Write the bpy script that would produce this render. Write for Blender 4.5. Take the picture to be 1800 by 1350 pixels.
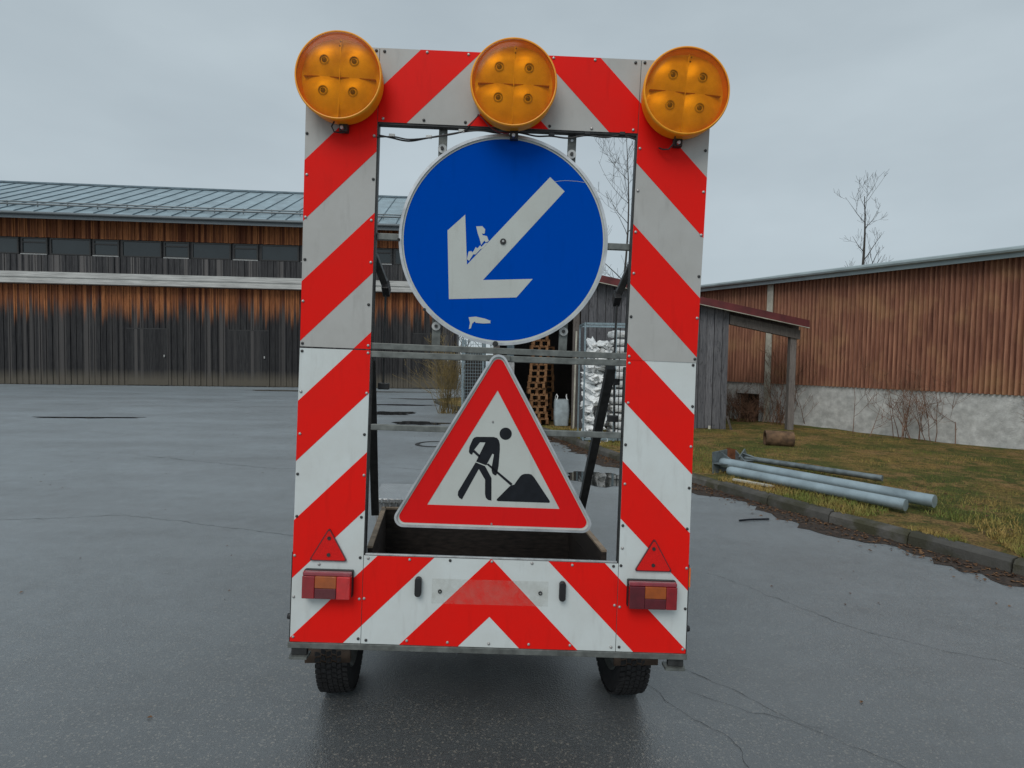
import bpy, bmesh, math, random
from mathutils import Vector, Matrix, noise
R = math.radians
random.seed(7)
for o in list(bpy.data.objects): bpy.data.objects.remove(o)
SC = bpy.context.scene
COL = SC.collection

# ------------------------------------------------------------------ camera
cam_d = bpy.data.cameras.new('camera'); cam = bpy.data.objects.new('camera', cam_d); COL.objects.link(cam)
cam_d.sensor_width = 36; cam_d.lens = 20.4; cam_d.clip_start = .05; cam_d.clip_end = 1000
cam.matrix_world = Matrix.Translation((0, 0, 1.70)) @ Matrix.Rotation(R(87.5), 4, 'X') @ Matrix.Rotation(R(.9), 4, 'Z')
SC.camera = cam
SC.render.resolution_x = 1024; SC.render.resolution_y = 768

# ------------------------------------------------------------------ overcast sky
SUN_EL, SUN_ROT = 48, 200          # sun behind the cloud, behind and left of the camera
W = bpy.data.worlds.new('World'); SC.world = W; W.use_nodes = True
nt = W.node_tree; nt.nodes.clear()
def N(t, typ, **k):
    n = t.nodes.new(typ)
    for a, b in k.items(): setattr(n, a, b)
    return n
out = N(nt, 'ShaderNodeOutputWorld'); bg = N(nt, 'ShaderNodeBackground'); nt.links.new(bg.outputs[0], out.inputs[0])
bg.inputs[1].default_value = .1
sky = N(nt, 'ShaderNodeTexSky', sky_type='NISHITA'); sky.sun_disc = False
sky.sun_elevation = R(SUN_EL); sky.sun_rotation = R(SUN_ROT)
tc = N(nt, 'ShaderNodeTexCoord'); mp = N(nt, 'ShaderNodeMapping'); mp.inputs['Scale'].default_value = (1.1, 1.1, 3.0)
nz = N(nt, 'ShaderNodeTexNoise'); nz.inputs['Scale'].default_value = 1.5; nz.inputs['Detail'].default_value = 5; nz.inputs['Roughness'].default_value = .5
rp = N(nt, 'ShaderNodeValToRGB'); rp.color_ramp.elements[0].position = .3; rp.color_ramp.elements[1].position = .72
rp.color_ramp.elements[0].color = (3.9, 4.58, 5.02, 1); rp.color_ramp.elements[1].color = (5.2, 6.0, 6.45, 1)
mx = N(nt, 'ShaderNodeMix', data_type='RGBA'); mx.inputs[0].default_value = .93
nt.links.new(tc.outputs['Generated'], mp.inputs[0]); nt.links.new(mp.outputs[0], nz.inputs[0]); nt.links.new(nz.outputs[0], rp.inputs[0])
nt.links.new(sky.outputs[0], mx.inputs[6]); nt.links.new(rp.outputs[0], mx.inputs[7]); nt.links.new(mx.outputs[2], bg.inputs[0])
sd = bpy.data.lights.new('sun', 'SUN'); sun = bpy.data.objects.new('sun', sd); COL.objects.link(sun)
sd.energy = 1.4; sd.angle = R(35); sd.color = (1, .97, .93)
sun.rotation_euler = (R(90 - SUN_EL), 0, R(-22)); sun.location = (0, -5, 20)
SC.view_settings.view_transform = 'Standard'; SC.view_settings.look = 'None'
SC.view_settings.exposure = 0; SC.view_settings.gamma = 1; SC.view_settings.use_curve_mapping = False

# ------------------------------------------------------------------ materials
def srgb(r, g, b):
    f = lambda c: (c / 12.92 if c <= .04045 else ((c + .055) / 1.055) ** 2.4)
    return (f(r / 255), f(g / 255), f(b / 255), 1)
def c4(c): return tuple(c) if len(c) == 4 else (*c, 1)
class G:
    """small node graph helper"""
    def __init__(s, name):
        s.m = bpy.data.materials.new(name); s.m.use_nodes = True; s.t = s.m.node_tree; s.t.nodes.clear()
        s.o = N(s.t, 'ShaderNodeOutputMaterial'); s.b = N(s.t, 'ShaderNodeBsdfPrincipled'); s.l(s.b.outputs[0], s.o.inputs[0])
        s.tc = N(s.t, 'ShaderNodeTexCoord')
    def l(s, a, b): s.t.links.new(a, b)
    def put(s, v, i):
        if hasattr(v, 'is_output'): s.l(v, i)
        else: i.default_value = v
    def noise(s, scale, detail=4, rough=.55, vec=None, stretch=None, coord='Object', dist=0):
        n = N(s.t, 'ShaderNodeTexNoise'); n.inputs['Scale'].default_value = scale; n.inputs['Detail'].default_value = detail
        n.inputs['Roughness'].default_value = rough; n.inputs['Distortion'].default_value = dist
        src = vec or s.tc.outputs[coord]
        if stretch:
            m = N(s.t, 'ShaderNodeMapping'); m.inputs['Scale'].default_value = stretch; s.l(src, m.inputs[0]); src = m.outputs[0]
        s.l(src, n.inputs['Vector']); return n.outputs[0]
    def vor(s, scale, feature='F1', stretch=None, coord='Object', out=0):
        n = N(s.t, 'ShaderNodeTexVoronoi', feature=feature); n.inputs['Scale'].default_value = scale; src = s.tc.outputs[coord]
        if stretch:
            m = N(s.t, 'ShaderNodeMapping'); m.inputs['Scale'].default_value = stretch; s.l(src, m.inputs[0]); src = m.outputs[0]
        s.l(src, n.inputs['Vector']); return n.outputs[out]
    def ramp(s, v, a, b, ca=(0, 0, 0, 1), cb=(1, 1, 1, 1), mids=()):
        n = N(s.t, 'ShaderNodeValToRGB'); e = n.color_ramp.elements
        e[0].position = a; e[1].position = b; e[0].color = c4(ca); e[1].color = c4(cb)
        for p, c in mids: x = e.new(p); x.color = c4(c)
        s.l(v, n.inputs[0]); return n.outputs[0]
    def mix(s, f, a, b, mode='MIX'):
        n = N(s.t, 'ShaderNodeMix', data_type='RGBA', blend_type=mode)
        s.put(f, n.inputs[0]); s.put(c4(a) if isinstance(a, tuple) else a, n.inputs[6]); s.put(c4(b) if isinstance(b, tuple) else b, n.inputs[7]); return n.outputs[2]
    def math(s, op, a, b=0., c=None):
        n = N(s.t, 'ShaderNodeMath', operation=op); s.put(a, n.inputs[0]); s.put(b, n.inputs[1])
        if c is not None: s.put(c, n.inputs[2])
        return n.outputs[0]
    def mr(s, v, a, b, c, d):
        n = N(s.t, 'ShaderNodeMapRange'); s.l(v, n.inputs[0])
        for i, x in enumerate((a, b, c, d)): n.inputs[i + 1].default_value = x
        return n.outputs[0]
    def xyz(s, coord='Object'):
        n = N(s.t, 'ShaderNodeSeparateXYZ'); s.l(s.tc.outputs[coord], n.inputs[0]); return n.outputs
    def rnd(s):
        n = N(s.t, 'ShaderNodeObjectInfo'); return n.outputs['Random']
    def white(s, v):
        n = N(s.t, 'ShaderNodeTexWhiteNoise', noise_dimensions='1D'); s.l(v, n.inputs['W']); return n.outputs[0]
    def bump(s, h, strength=.3, dist=.01):
        n = N(s.t, 'ShaderNodeBump'); n.inputs['Strength'].default_value = strength; n.inputs['Distance'].default_value = dist
        s.l(h, n.inputs['Height']); s.l(n.outputs[0], s.b.inputs['Normal']); return n
    def fin(s, color, rough=.6, metal=0., spec=.5):
        s.put(c4(color) if isinstance(color, tuple) else color, s.b.inputs['Base Color']); s.put(rough, s.b.inputs['Roughness'])
        s.put(metal, s.b.inputs['Metallic']); s.b.inputs['Specular IOR Level'].default_value = spec; return s.m
def plain(name, col, rough=.6, metal=0., spec=.5, ns=30, amt=.25, bs=0, bst=.2, bd=.003, stretch=None):
    g = G(name); n = g.noise(ns, 5, stretch=stretch); c = c4(col)
    k = g.mix(g.ramp(n, .3, .7), tuple(x * (1 - amt) for x in c[:3]), tuple(min(1, x * (1 + amt)) for x in c[:3]))
    if bs: g.bump(g.noise(bs, 4, stretch=stretch), bst, bd)
    g.fin(k, rough, metal, spec); g.l(g.mr(n, .2, .8, max(0, rough - .08), min(1, rough + .08)), g.b.inputs['Roughness']); return g.m
M = {}
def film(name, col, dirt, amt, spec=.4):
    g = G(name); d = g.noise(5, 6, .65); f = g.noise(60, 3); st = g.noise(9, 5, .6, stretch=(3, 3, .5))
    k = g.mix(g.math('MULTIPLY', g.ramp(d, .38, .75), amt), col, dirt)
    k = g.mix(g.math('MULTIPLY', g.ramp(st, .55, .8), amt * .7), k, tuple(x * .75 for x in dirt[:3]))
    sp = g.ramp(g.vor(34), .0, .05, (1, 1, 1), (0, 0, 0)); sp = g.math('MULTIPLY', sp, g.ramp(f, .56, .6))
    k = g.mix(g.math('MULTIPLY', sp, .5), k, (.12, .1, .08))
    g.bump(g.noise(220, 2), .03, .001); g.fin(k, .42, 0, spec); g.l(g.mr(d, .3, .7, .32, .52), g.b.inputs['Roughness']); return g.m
M['white_up'] = film('white_film_upper', (.44, .44, .42), (.34, .33, .305), .55)  # darker, greyer white for the sheets of the upper board
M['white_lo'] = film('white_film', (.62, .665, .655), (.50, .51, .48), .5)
M['red_film'] = film('red_film', (.80, .012, .008), (.68, .014, .010), .5, .10)
M['blue_film'] = film('blue_film', (.0, .062, .41), (.0, .062, .38), .5, .0)
M['sign_white'] = film('sign_white', (.50, .53, .50), (.40, .41, .38), .5)
M['sign_red'] = film('sign_red', (.68, .010, .010), (.58, .012, .012), .4, .10)
M['sign_black'] = plain('sign_black', (.010, .012, .016), .5, 0, .2)
M['alu'] = plain('aluminium', (.55, .56, .57), .38, .85, ns=14, amt=.2)
M['alu_sheet'] = plain('aluminium_sheet', (.42, .43, .43), .45, .7)
M['galv'] = plain('galvanised_steel', (.15, .16, .15), .5, .45, ns=22, amt=.35, bs=60)
M['dark_steel'] = plain('dark_steel', (.035, .036, .036), .5, .3, ns=26, amt=.4, bs=60)
M['black_plastic'] = plain('black_plastic', (.012, .012, .013), .42)
M['rubber'] = plain('rubber', (.016, .016, .017), .72, 0, .35, ns=40, amt=.5, bs=120)
M['cable'] = plain('cable', (.02, .018, .018), .5)
M['cable_red'] = plain('cable_red', (.16, .02, .03), .5)
M['screw'] = plain('screw', (.36, .35, .34), .4, .6, ns=90, amt=.5)
M['screw_dark'] = plain('screw_dark', (.05, .05, .05), .45, .6)
M['washer'] = plain('washer', (.42, .43, .42), .5, .5)
M['plywood'] = plain('plywood_edge', (.27, .20, .14), .75, ns=20, amt=.4, bs=50, stretch=(1, 1, 6))
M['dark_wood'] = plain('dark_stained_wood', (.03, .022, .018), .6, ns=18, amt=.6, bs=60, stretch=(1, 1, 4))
M['mudguard'] = plain('mudguard', (.07, .045, .03), .55, ns=12, amt=.5)
M['orange'] = plain('orange_reflector', (.7, .14, .01), .3)
def chequer():
    g = G('chequer_plate'); x, y, z = g.xyz()
    a = g.math('SINE', g.math('MULTIPLY', g.math('ADD', x, y), 260.)); b = g.math('SINE', g.math('MULTIPLY', g.math('SUBTRACT', x, y), 80.))
    h = g.math('MAXIMUM', g.math('MULTIPLY', a, b), 0.)
    g.bump(h, .8, .004); return g.fin(g.mix(g.noise(12), (.42, .43, .43), (.62, .63, .63)), .4, .75)
M['chequer'] = chequer()
def amber_lens():
    g = G('amber_lens'); g.t.nodes.remove(g.b)
    tr = N(g.t, 'ShaderNodeBsdfTransparent'); tr.inputs[0].default_value = (1, .58, .085, 1)
    gl = N(g.t, 'ShaderNodeBsdfGlossy'); gl.inputs[1].default_value = .16; gl.inputs[0].default_value = (1, 1, 1, 1)
    tl = N(g.t, 'ShaderNodeBsdfTranslucent'); tl.inputs[0].default_value = (1, .50, .015, 1)
    df = N(g.t, 'ShaderNodeBsdfDiffuse'); df.inputs[0].default_value = (.86, .36, .006, 1)
    lw = N(g.t, 'ShaderNodeFresnel'); lw.inputs[0].default_value = 1.22
    m0 = N(g.t, 'ShaderNodeMixShader'); m1 = N(g.t, 'ShaderNodeMixShader'); m2 = N(g.t, 'ShaderNodeMixShader')
    m0.inputs[0].default_value = .5; g.l(tl.outputs[0], m0.inputs[1]); g.l(df.outputs[0], m0.inputs[2])
    g.l(g.mr(g.noise(18, 5, .6), .3, .75, .10, .24), m1.inputs[0]); g.l(tr.outputs[0], m1.inputs[1]); g.l(m0.outputs[0], m1.inputs[2])
    g.l(lw.outputs[0], m2.inputs[0]); g.l(m1.outputs[0], m2.inputs[1]); g.l(gl.outputs[0], m2.inputs[2]); g.l(m2.outputs[0], g.o.inputs[0])
    return g.m
M['amber_lens'] = amber_lens()
M['amber_body'] = plain('amber_body', (.98, .36, .010), .35, ns=30, amt=.12)
M['reflector'] = plain('lamp_reflector', (.92, .84, .72), .35, .2, ns=16, amt=.22)
M['amber_dark'] = plain('amber_dark', (.30, .07, .01), .5); M['bulb'] = plain('lamp_bulb', (.10, .09, .08), .2, .4)
def red_lens(name, col, rough=.16):
    g = G(name); v = g.vor(70); g.bump(g.noise(160, 2), .25, .002)
    m = g.fin(g.mix(g.noise(30), col, tuple(c * .45 for c in col)), rough); g.b.inputs['Coat Weight'].default_value = .6; return m
M['red_lens'] = red_lens('red_lens', (.34, .008, .014)); M['red_lens_bright'] = red_lens('red_lens_bright', (.70, .018, .02))
M['red_lens_dark'] = red_lens('red_lens_dark', (.13, .006, .014)); M['amber_ind'] = red_lens('amber_indicator', (.46, .10, .008))
M['lens_top'] = red_lens('lens_top', (.36, .05, .07), .25); M['retro_red'] = plain('retro_red', (.66, .012, .010), .4, 0, .2, ns=200, amt=.15)
def residue():
    g = G('adhesive_residue'); tr = N(g.t, 'ShaderNodeBsdfTransparent'); ms = N(g.t, 'ShaderNodeMixShader')
    g.fin((.42, .40, .33), .8); g.l(g.mr(g.noise(26, 6, .7), .3, .7, .02, .13), ms.inputs[0]); g.l(tr.outputs[0], ms.inputs[1]); g.l(g.b.outputs[0], ms.inputs[2]); g.l(ms.outputs[0], g.o.inputs[0]); return g.m
M['residue'] = residue()
def asphalt():
    g = G('wet_asphalt')
    big = g.noise(.16, 5, .6); mid = g.noise(.9, 5, .6, stretch=(1, .45, 1)); fine = g.noise(130, 3, .7); grain = g.vor(135, out=0); cellc = g.vor(135, out=1)
    wet = g.ramp(g.math('ADD', g.math('MULTIPLY', big, .6), g.math('MULTIPLY', mid, .4)), .40, .62)
    k = g.mix(g.ramp(fine, .3, .75), (.010, .010, .010), (.066, .065, .062))
    sep = N(g.t, 'ShaderNodeSeparateColor'); g.l(cellc, sep.inputs[0])
    k = g.mix(g.math('MULTIPLY', g.ramp(sep.outputs[0], .84, .98), .8), k, (.21, .185, .15))
    k = g.mix(g.math('MULTIPLY', g.ramp(sep.outputs[1], .80, .95), .6), k, (.012, .012, .012))
    k = g.mix(g.math('MULTIPLY', wet, .35), k, (.022, .022, .022))
    patch = g.ramp(g.noise(.35, 4, .5, stretch=(.5, 1.3, 1)), .5, .56)
    k = g.mix(g.math('MULTIPLY', patch, .3), k, (.07, .07, .07))
    h = g.math('ADD', g.math('MULTIPLY', grain, .8), g.math('MULTIPLY', fine, .6)); h = g.math('ADD', h, g.math('MULTIPLY', mid, .5))
    g.bump(h, .5, .006)
    g.fin(k, .4, 0, .9); g.l(g.mr(wet, 0, 1, .46, .30), g.b.inputs['Roughness'])
    cb_ = N(g.t, 'ShaderNodeBump'); cb_.inputs['Strength'].default_value = .26; cb_.inputs['Distance'].default_value = .004; g.l(h, cb_.inputs['Height']); g.l(cb_.outputs[0], g.b.inputs['Coat Normal'])
    g.l(g.mr(wet, 0, 1, .6, 1.), g.b.inputs['Coat Weight']); g.b.inputs['Coat Roughness'].default_value = .38; g.b.inputs['Coat IOR'].default_value = 2.1
    g.l(g.mr(g.math('ADD', g.math('MULTIPLY', g.noise(.55, 6, .7, stretch=(.6, 1.4, 1)), .65), g.math('MULTIPLY', g.noise(6, 4, .7), .35)), .36, .62, .40, .80), g.b.inputs['Sheen Weight']); g.b.inputs['Sheen Roughness'].default_value = .42; g.b.inputs['Sheen Tint'].default_value = (.86, .95, 1, 1)
    return g.m
M['asphalt'] = asphalt()
def water():
    g = G('puddle_water'); g.bump(g.noise(14, 2), .03, .004); return g.fin((.010, .011, .011), .03, 0, .6)
M['water'] = water()
M['dirt'] = plain('gutter_dirt', (.042, .028, .020), .75, 0, .4, ns=22, amt=.8, bs=40, bst=.9, bd=.02); M['crack'] = plain('crack', (.006, .006, .006), .8)
def verge():
    g = G('mossy_verge'); a = g.noise(.7, 6, .65); b = g.noise(5, 6, .7); c = g.noise(38, 5, .75); d = g.noise(2.2, 5, .65)
    k = g.mix(g.ramp(a, .42, .58), (.36, .235, .075), (.12, .15, .035)); k = g.mix(g.ramp(d, .5, .6), k, (.40, .25, .10)); k = g.mix(g.ramp(b, .5, .62), k, (.10, .12, .03))
    k = g.mix(g.math('MULTIPLY', g.ramp(c, .48, .6), .85), k, (.07, .045, .022)); g.bump(g.math('ADD', b, c), 1, .06); return g.fin(k, .95, 0, .2)
M['verge'] = verge()
def blade(name, a, b):
    g = G(name); k = g.mix(g.ramp(g.noise(1.6, 5, .65), .4, .6), a, b); k = g.mix(g.ramp(g.noise(55, 3, .6), .5, .62), k, tuple(c * .4 for c in a)); return g.fin(k, .8, 0, .25)
M['grass'] = blade('grass', (.44, .30, .10), (.17, .22, .05)); M['leaf'] = blade('dead_leaf', (.10, .05, .03), (.22, .12, .055))
def concrete(name, col, moss):
    g = G(name); n = g.noise(7, 7, .65); k = g.mix(g.ramp(n, .35, .7), tuple(x * .6 for x in col), tuple(col))
    k = g.mix(g.math('MULTIPLY', g.ramp(g.noise(3, 5, .6), .45, .6), moss), k, (.05, .046, .02)); k = g.mix(g.math('MULTIPLY', g.rnd(), .5), k, (.035, .035, .03))
    g.bump(g.noise(45, 6, .7), .6, .015); return g.fin(k, .8)
M['kerb'] = concrete('kerb_concrete', (.145, .135, .12), 1.); M['plaster'] = concrete('plaster', (.80, .80, .77), .12)
def weathered(name, a, b, c, board=None):
    g = G(name); r = g.rnd(); gr = g.noise(9, 7, .7, stretch=(6, 6, .35)); kn = g.noise(5, 3, .5, stretch=(3, 3, .9), dist=1.5)
    k = g.mix(g.ramp(gr, .32, .68), a, b); k = g.mix(g.math('MULTIPLY', g.ramp(kn, .58, .68), .6), k, c)
    k = g.mix(g.math('MULTIPLY', r, .7), k, tuple(x * .5 for x in a)); g.bump(gr, .7, .008); return g.fin(k, .85, 0, .25)
M['board'] = weathered('weathered_board', (.075, .077, .086), (.25, .245, .255), (.04, .038, .04))
M['beam'] = weathered('weathered_beam', (.11, .095, .085), (.26, .23, .21), (.06, .05, .045))
M['pallet'] = weathered('pallet_wood', (.20, .085, .035), (.42, .24, .12), (.10, .05, .025))
def barnwood(name, ztop, zlen, dark=1.):
    """old cladding: red-brown where the boards stay dry, black below, bleached by splash at the foot"""
    g = G(name); x, y, z = g.xyz(); bid = g.math('FLOOR', g.math('DIVIDE', x, .145)); w = g.white(bid)
    gr = g.noise(4, 6, .7, stretch=(7, 7, .35)); run = g.noise(1.0, 5, .65, stretch=(9, 9, .3))
    zz = g.math('ADD', z, g.math('MULTIPLY', g.math('SUBTRACT', run, .5), zlen * 1.3)); zz = g.math('ADD', zz, g.math('MULTIPLY', g.math('SUBTRACT', w, .5), zlen * .7))
    dry = g.mr(zz, ztop - zlen, ztop, 0, 1); dry.node.interpolation_type = 'SMOOTHSTEP'
    warm = g.mix(w, (.12, .032, .012), (.50, .19, .07)); warm = g.mix(g.ramp(gr, .25, .6), tuple([.06, .018, .008]), warm)
    blk = g.mix(g.ramp(gr, .3, .75), (.012*dark, .012*dark, .014*dark), (.065*dark, .064*dark, .064*dark)); blk = g.mix(g.math('MULTIPLY', w, .4), blk, (.006*dark, .006*dark, .008*dark)); blk = g.mix(g.ramp(g.white(g.math('ADD', bid, 57.3)), .6, 1.), blk, (.085*dark, .08*dark, .078*dark))
    k = g.mix(g.math('MULTIPLY', dry, .95), blk, warm)
    foot = g.mr(g.math('ADD', z, g.math('MULTIPLY', run, .5)), .55, 1.1, 1, 0); k = g.mix(g.math('MULTIPLY', foot, .8), k, (.13, .115, .09))
    g.bump(gr, .6, .012); return g.fin(k, .8, 0, .25)
M['barn_lo'] = barnwood('barn_cladding', 4.5, 1.15); M['barn_up'] = barnwood('barn_upper_cladding', 7.2, .4)
M['barn_mid'] = barnwood('barn_parapet_boards', 60, 1, 1.6)
M['roof_metal'] = plain('roof_metal', (.30, .39, .43), .42, .35, ns=1.4, amt=.22, bs=9, bst=.1)
M['seam'] = plain('roof_seam', (.15, .20, .23), .45, .35, ns=3)
M['fascia_white'] = plain('weathered_white_beam', (.46, .46, .44), .7, ns=3, amt=.3, stretch=(.4, 1, 6), bs=30)
M['gutter'] = plain('gutter', (.13, .15, .16), .45, .4)
M['win_frame'] = plain('dark_window_frame', (.03, .03, .03), .6); M['win_sill'] = plain('pale_sill', (.4, .41, .4), .6)
def glass(name, col, rough):
    g = G(name); g.bump(g.noise(1.3, 2), .06, .02); return g.fin(g.mix(g.noise(1.1), col, tuple(c * .4 for c in col)), rough, 0, .7)
M['glass'] = glass('window_glass', (.028, .038, .042), .06)
M['red_roof'] = plain('red_roof_metal', (.115, .018, .018), .5, .1, ns=4, amt=.35)
def corr():
    g = G('brown_corrugated'); x, y, z = g.xyz(); st = g.noise(3, 6, .65, stretch=(5, 5, .35)); b = g.noise(1.2, 5, .6)
    k = g.mix(g.ramp(st, .35, .68), (.17, .072, .048), (.42, .20, .125)); k = g.mix(g.math('MULTIPLY', g.ramp(b, .5, .7), .55), k, (.44, .26, .13)); return g.fin(k, .75, 0, .3)
M['corr'] = corr()
M['roof_edge'] = plain('grey_roof_edge', (.30, .36, .37), .55, .2, ns=2, amt=.2)
M['cream'] = plain('cream_trim', (.44, .42, .35), .7, ns=5, amt=.3, bs=20)
M['bark'] = plain('bark', (.055, .050, .044), .9, ns=25, amt=.5, bs=40); M['twig'] = plain('twig', (.17, .09, .055), .9, ns=8, amt=.5)
M['straw'] = plain('dry_stalk', (.22, .16, .06), .9, ns=3, amt=.6)
M['sack'] = plain('white_plastic_sack', (.86, .87, .86), .42, ns=6, amt=.14, bs=16, bst=.6, bd=.03)
M['bin'] = plain('grey_bulk_bag', (.36, .42, .44), .6, ns=6, amt=.2, bs=20, bst=.4, bd=.02)
M['mesh_wire'] = plain('zinc_wire', (.26, .33, .36), .5, .5)
M['post'] = plain('galvanised_post', (.30, .37, .40), .42, .35, ns=3.5, amt=.3, bs=40, bst=.12)
M['rust'] = plain('rusty_plate', (.16, .055, .022), .85, .1, ns=10, amt=.6, bs=40)
M['plate'] = plain('zinc_plate', (.17, .20, .21), .5, .4, ns=9, amt=.4)
M['log'] = plain('log', (.13, .075, .04), .9, ns=10, amt=.6, bs=20, bst=.5, bd=.02)
M['iron'] = plain('cast_iron', (.03, .03, .03), .45, .5, ns=14, amt=.4, bs=30)

# ------------------------------------------------------------------ mesh helpers
OFF = {}
class MB:
    def __init__(s): s.v = []; s.f = []
    def add(s, vs, fs, fn=None):
        k = len(s.v); s.v += [tuple(fn(*p)) if fn else tuple(p) for p in vs]; s.f += [tuple(i + k for i in f) for f in fs]; return s
    def box(s, x0, x1, y0, y1, z0, z1, fn=None):
        return s.add([(x0, y0, z0), (x1, y0, z0), (x1, y1, z0), (x0, y1, z0), (x0, y0, z1), (x1, y0, z1), (x1, y1, z1), (x0, y1, z1)],
                     [(0, 3, 2, 1), (4, 5, 6, 7), (0, 1, 5, 4), (1, 2, 6, 5), (2, 3, 7, 6), (3, 0, 4, 7)], fn)
    def hexa(s, p): return s.add(p, [(0, 3, 2, 1), (4, 5, 6, 7), (0, 1, 5, 4), (1, 2, 6, 5), (2, 3, 7, 6), (3, 0, 4, 7)])
    def prism(s, pts, w0, w1, fn=None):
        n = len(pts)
        return s.add([(*p, w0) for p in pts] + [(*p, w1) for p in pts], [tuple(range(n)), tuple(range(2 * n - 1, n - 1, -1))] + [(i, i + n, (i + 1) % n + n, (i + 1) % n) for i in range(n)], fn)
    def ring(s, outer, inner, w0, w1, fn=None):
        n = len(outer); k = [(*p, w0) for p in outer] + [(*p, w0) for p in inner] + [(*p, w1) for p in outer] + [(*p, w1) for p in inner]; f = []
        for i in range(n):
            j = (i + 1) % n
            f += [(i, j, n + j, n + i), (2 * n + i, 3 * n + i, 3 * n + j, 2 * n + j), (i, 2 * n + i, 2 * n + j, j), (n + i, n + j, 3 * n + j, 3 * n + i)]
        return s.add(k, f, fn)
    def tube(s, pts, r, n=8, cap=True):
        pts = [Vector(p) for p in pts]; m = len(pts); rs = r if isinstance(r, (list, tuple)) else [r] * m; k = len(s.v); ref = None
        for i, p in enumerate(pts):
            d = (pts[min(i + 1, m - 1)] - pts[max(i - 1, 0)]).normalized()
            if ref is None: ref = d.orthogonal().normalized()
            ref = (ref - d * ref.dot(d)); ref = ref.normalized() if ref.length > 1e-6 else d.orthogonal().normalized(); b = d.cross(ref)
            for j in range(n):
                a = 2 * math.pi * j / n; q = p + (ref * math.cos(a) + b * math.sin(a)) * rs[i]; s.v.append(tuple(q))
        for i in range(m - 1):
            for j in range(n): s.f.append((k + i * n + j, k + i * n + (j + 1) % n, k + (i + 1) * n + (j + 1) % n, k + (i + 1) * n + j))
        if cap: s.f.append(tuple(k + j for j in range(n))[::-1]); s.f.append(tuple(k + (m - 1) * n + j for j in range(n)))
        return s
    def lathe(s, prof, n=32, fn=None, close=False):
        k = len(prof); vs = []; fs = []
        for i in range(n):
            a = 2 * math.pi * i / n
            for r, h in prof: vs.append((r * math.cos(a), r * math.sin(a), h))
        for i in range(n):
            i2 = (i + 1) % n
            for j in range(k - 1): fs.append((i * k + j, i2 * k + j, i2 * k + j + 1, i * k + j + 1))
            if close: fs.append((i * k + k - 1, i2 * k + k - 1, i2 * k, i * k))
        return s.add(vs, fs, fn)
    def bar(s, a, b, w, h, up=(0, 0, 1)):
        a = Vector(a); b = Vector(b); d = (b - a).normalized(); x = d.cross(Vector(up)).normalized(); y = x.cross(d)
        q = lambda p, i, j: tuple(p + x * i * w / 2 + y * j * h / 2)
        return s.hexa([q(a, -1, -1), q(a, 1, -1), q(a, 1, 1), q(a, -1, 1), q(b, -1, -1), q(b, 1, -1), q(b, 1, 1), q(b, -1, 1)])
    def mesh(s, name, mat, off=None, smooth=False, recalc=True):
        me = bpy.data.meshes.new(name); vs = s.v if off is None else [(x - off[0], y - off[1], z - off[2]) for x, y, z in s.v]
        me.from_pydata(vs, [], s.f)
        if recalc:
            bm = bmesh.new(); bm.from_mesh(me); bmesh.ops.remove_doubles(bm, verts=bm.verts, dist=1e-6); bmesh.ops.recalc_face_normals(bm, faces=bm.faces); bm.to_mesh(me); bm.free()
        me.materials.append(M[mat] if isinstance(mat, str) else mat)
        if smooth:
            me.polygons.foreach_set('use_smooth', [True] * len(me.polygons))
            try: me.set_sharp_from_angle(angle=R(smooth if smooth is not True else 40))
            except Exception: pass
        return me
    def build(s, name, mat, parent=None, smooth=False, bevel=0, recalc=True):
        """vertices are in the thing's own frame for things with OFF None, else in world space"""
        off = OFF.get(parent.name) if parent else None
        o = bpy.data.objects.new(name, s.mesh(name, mat, off, smooth, recalc)); COL.objects.link(o)
        if parent: o.parent = parent; OFF[o.name] = off
        if bevel:
            b = o.modifiers.new('bevel', 'BEVEL'); b.width = bevel; b.segments = 2; b.limit_method = 'ANGLE'
        return o
def inst(me, name, parent=None, loc=(0, 0, 0), rot=(0, 0, 0), scale=(1, 1, 1)):
    o = bpy.data.objects.new(name, me); COL.objects.link(o); o.location = loc; o.rotation_euler = rot; o.scale = scale
    if parent: o.parent = parent
    return o
def thing(name, label, cat, loc=(0, 0, 0), rz=0, group=None, world=False):
    o = bpy.data.objects.new(name, None); COL.objects.link(o); o.location = loc; o.rotation_euler = (0, 0, rz); o.empty_display_size = .2
    tag(o, label, cat, group); OFF[o.name] = loc if world else None; return o
def tag(o, label=None, cat=None, group=None, kind=None):
    for k, v in (('label', label), ('category', cat), ('group', group), ('kind', kind)):
        if v: o[k] = v
    return o
def copy_tree(o, parent=None):
    c = o.copy(); COL.objects.link(c); c.parent = parent
    for ch in list(o.children): copy_tree(ch, c)
    return c
def rounded(pts, r, n=6):
    out_ = []; m = len(pts)
    for i in range(m):
        p = Vector(pts[i]); a = (Vector(pts[i - 1]) - p).normalized(); b = (Vector(pts[(i + 1) % m]) - p).normalized()
        half = math.acos(max(-1, min(1, a.dot(b)))) / 2; d = r / math.tan(half); c = p + (a + b).normalized() * (r / math.sin(half))
        s0 = p + a * d - c; s1 = p + b * d - c; a0 = math.atan2(s0.y, s0.x); a1 = math.atan2(s1.y, s1.x); da = (a1 - a0 + math.pi) % (2 * math.pi) - math.pi
        for k in range(n + 1):
            t = a0 + da * k / n; out_.append((c.x + r * math.cos(t), c.y + r * math.sin(t)))
    return out_
def circ(cx, cy, r, n=32): return [(cx + r * math.cos(2 * math.pi * i / n), cy + r * math.sin(2 * math.pi * i / n)) for i in range(n)]

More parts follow.
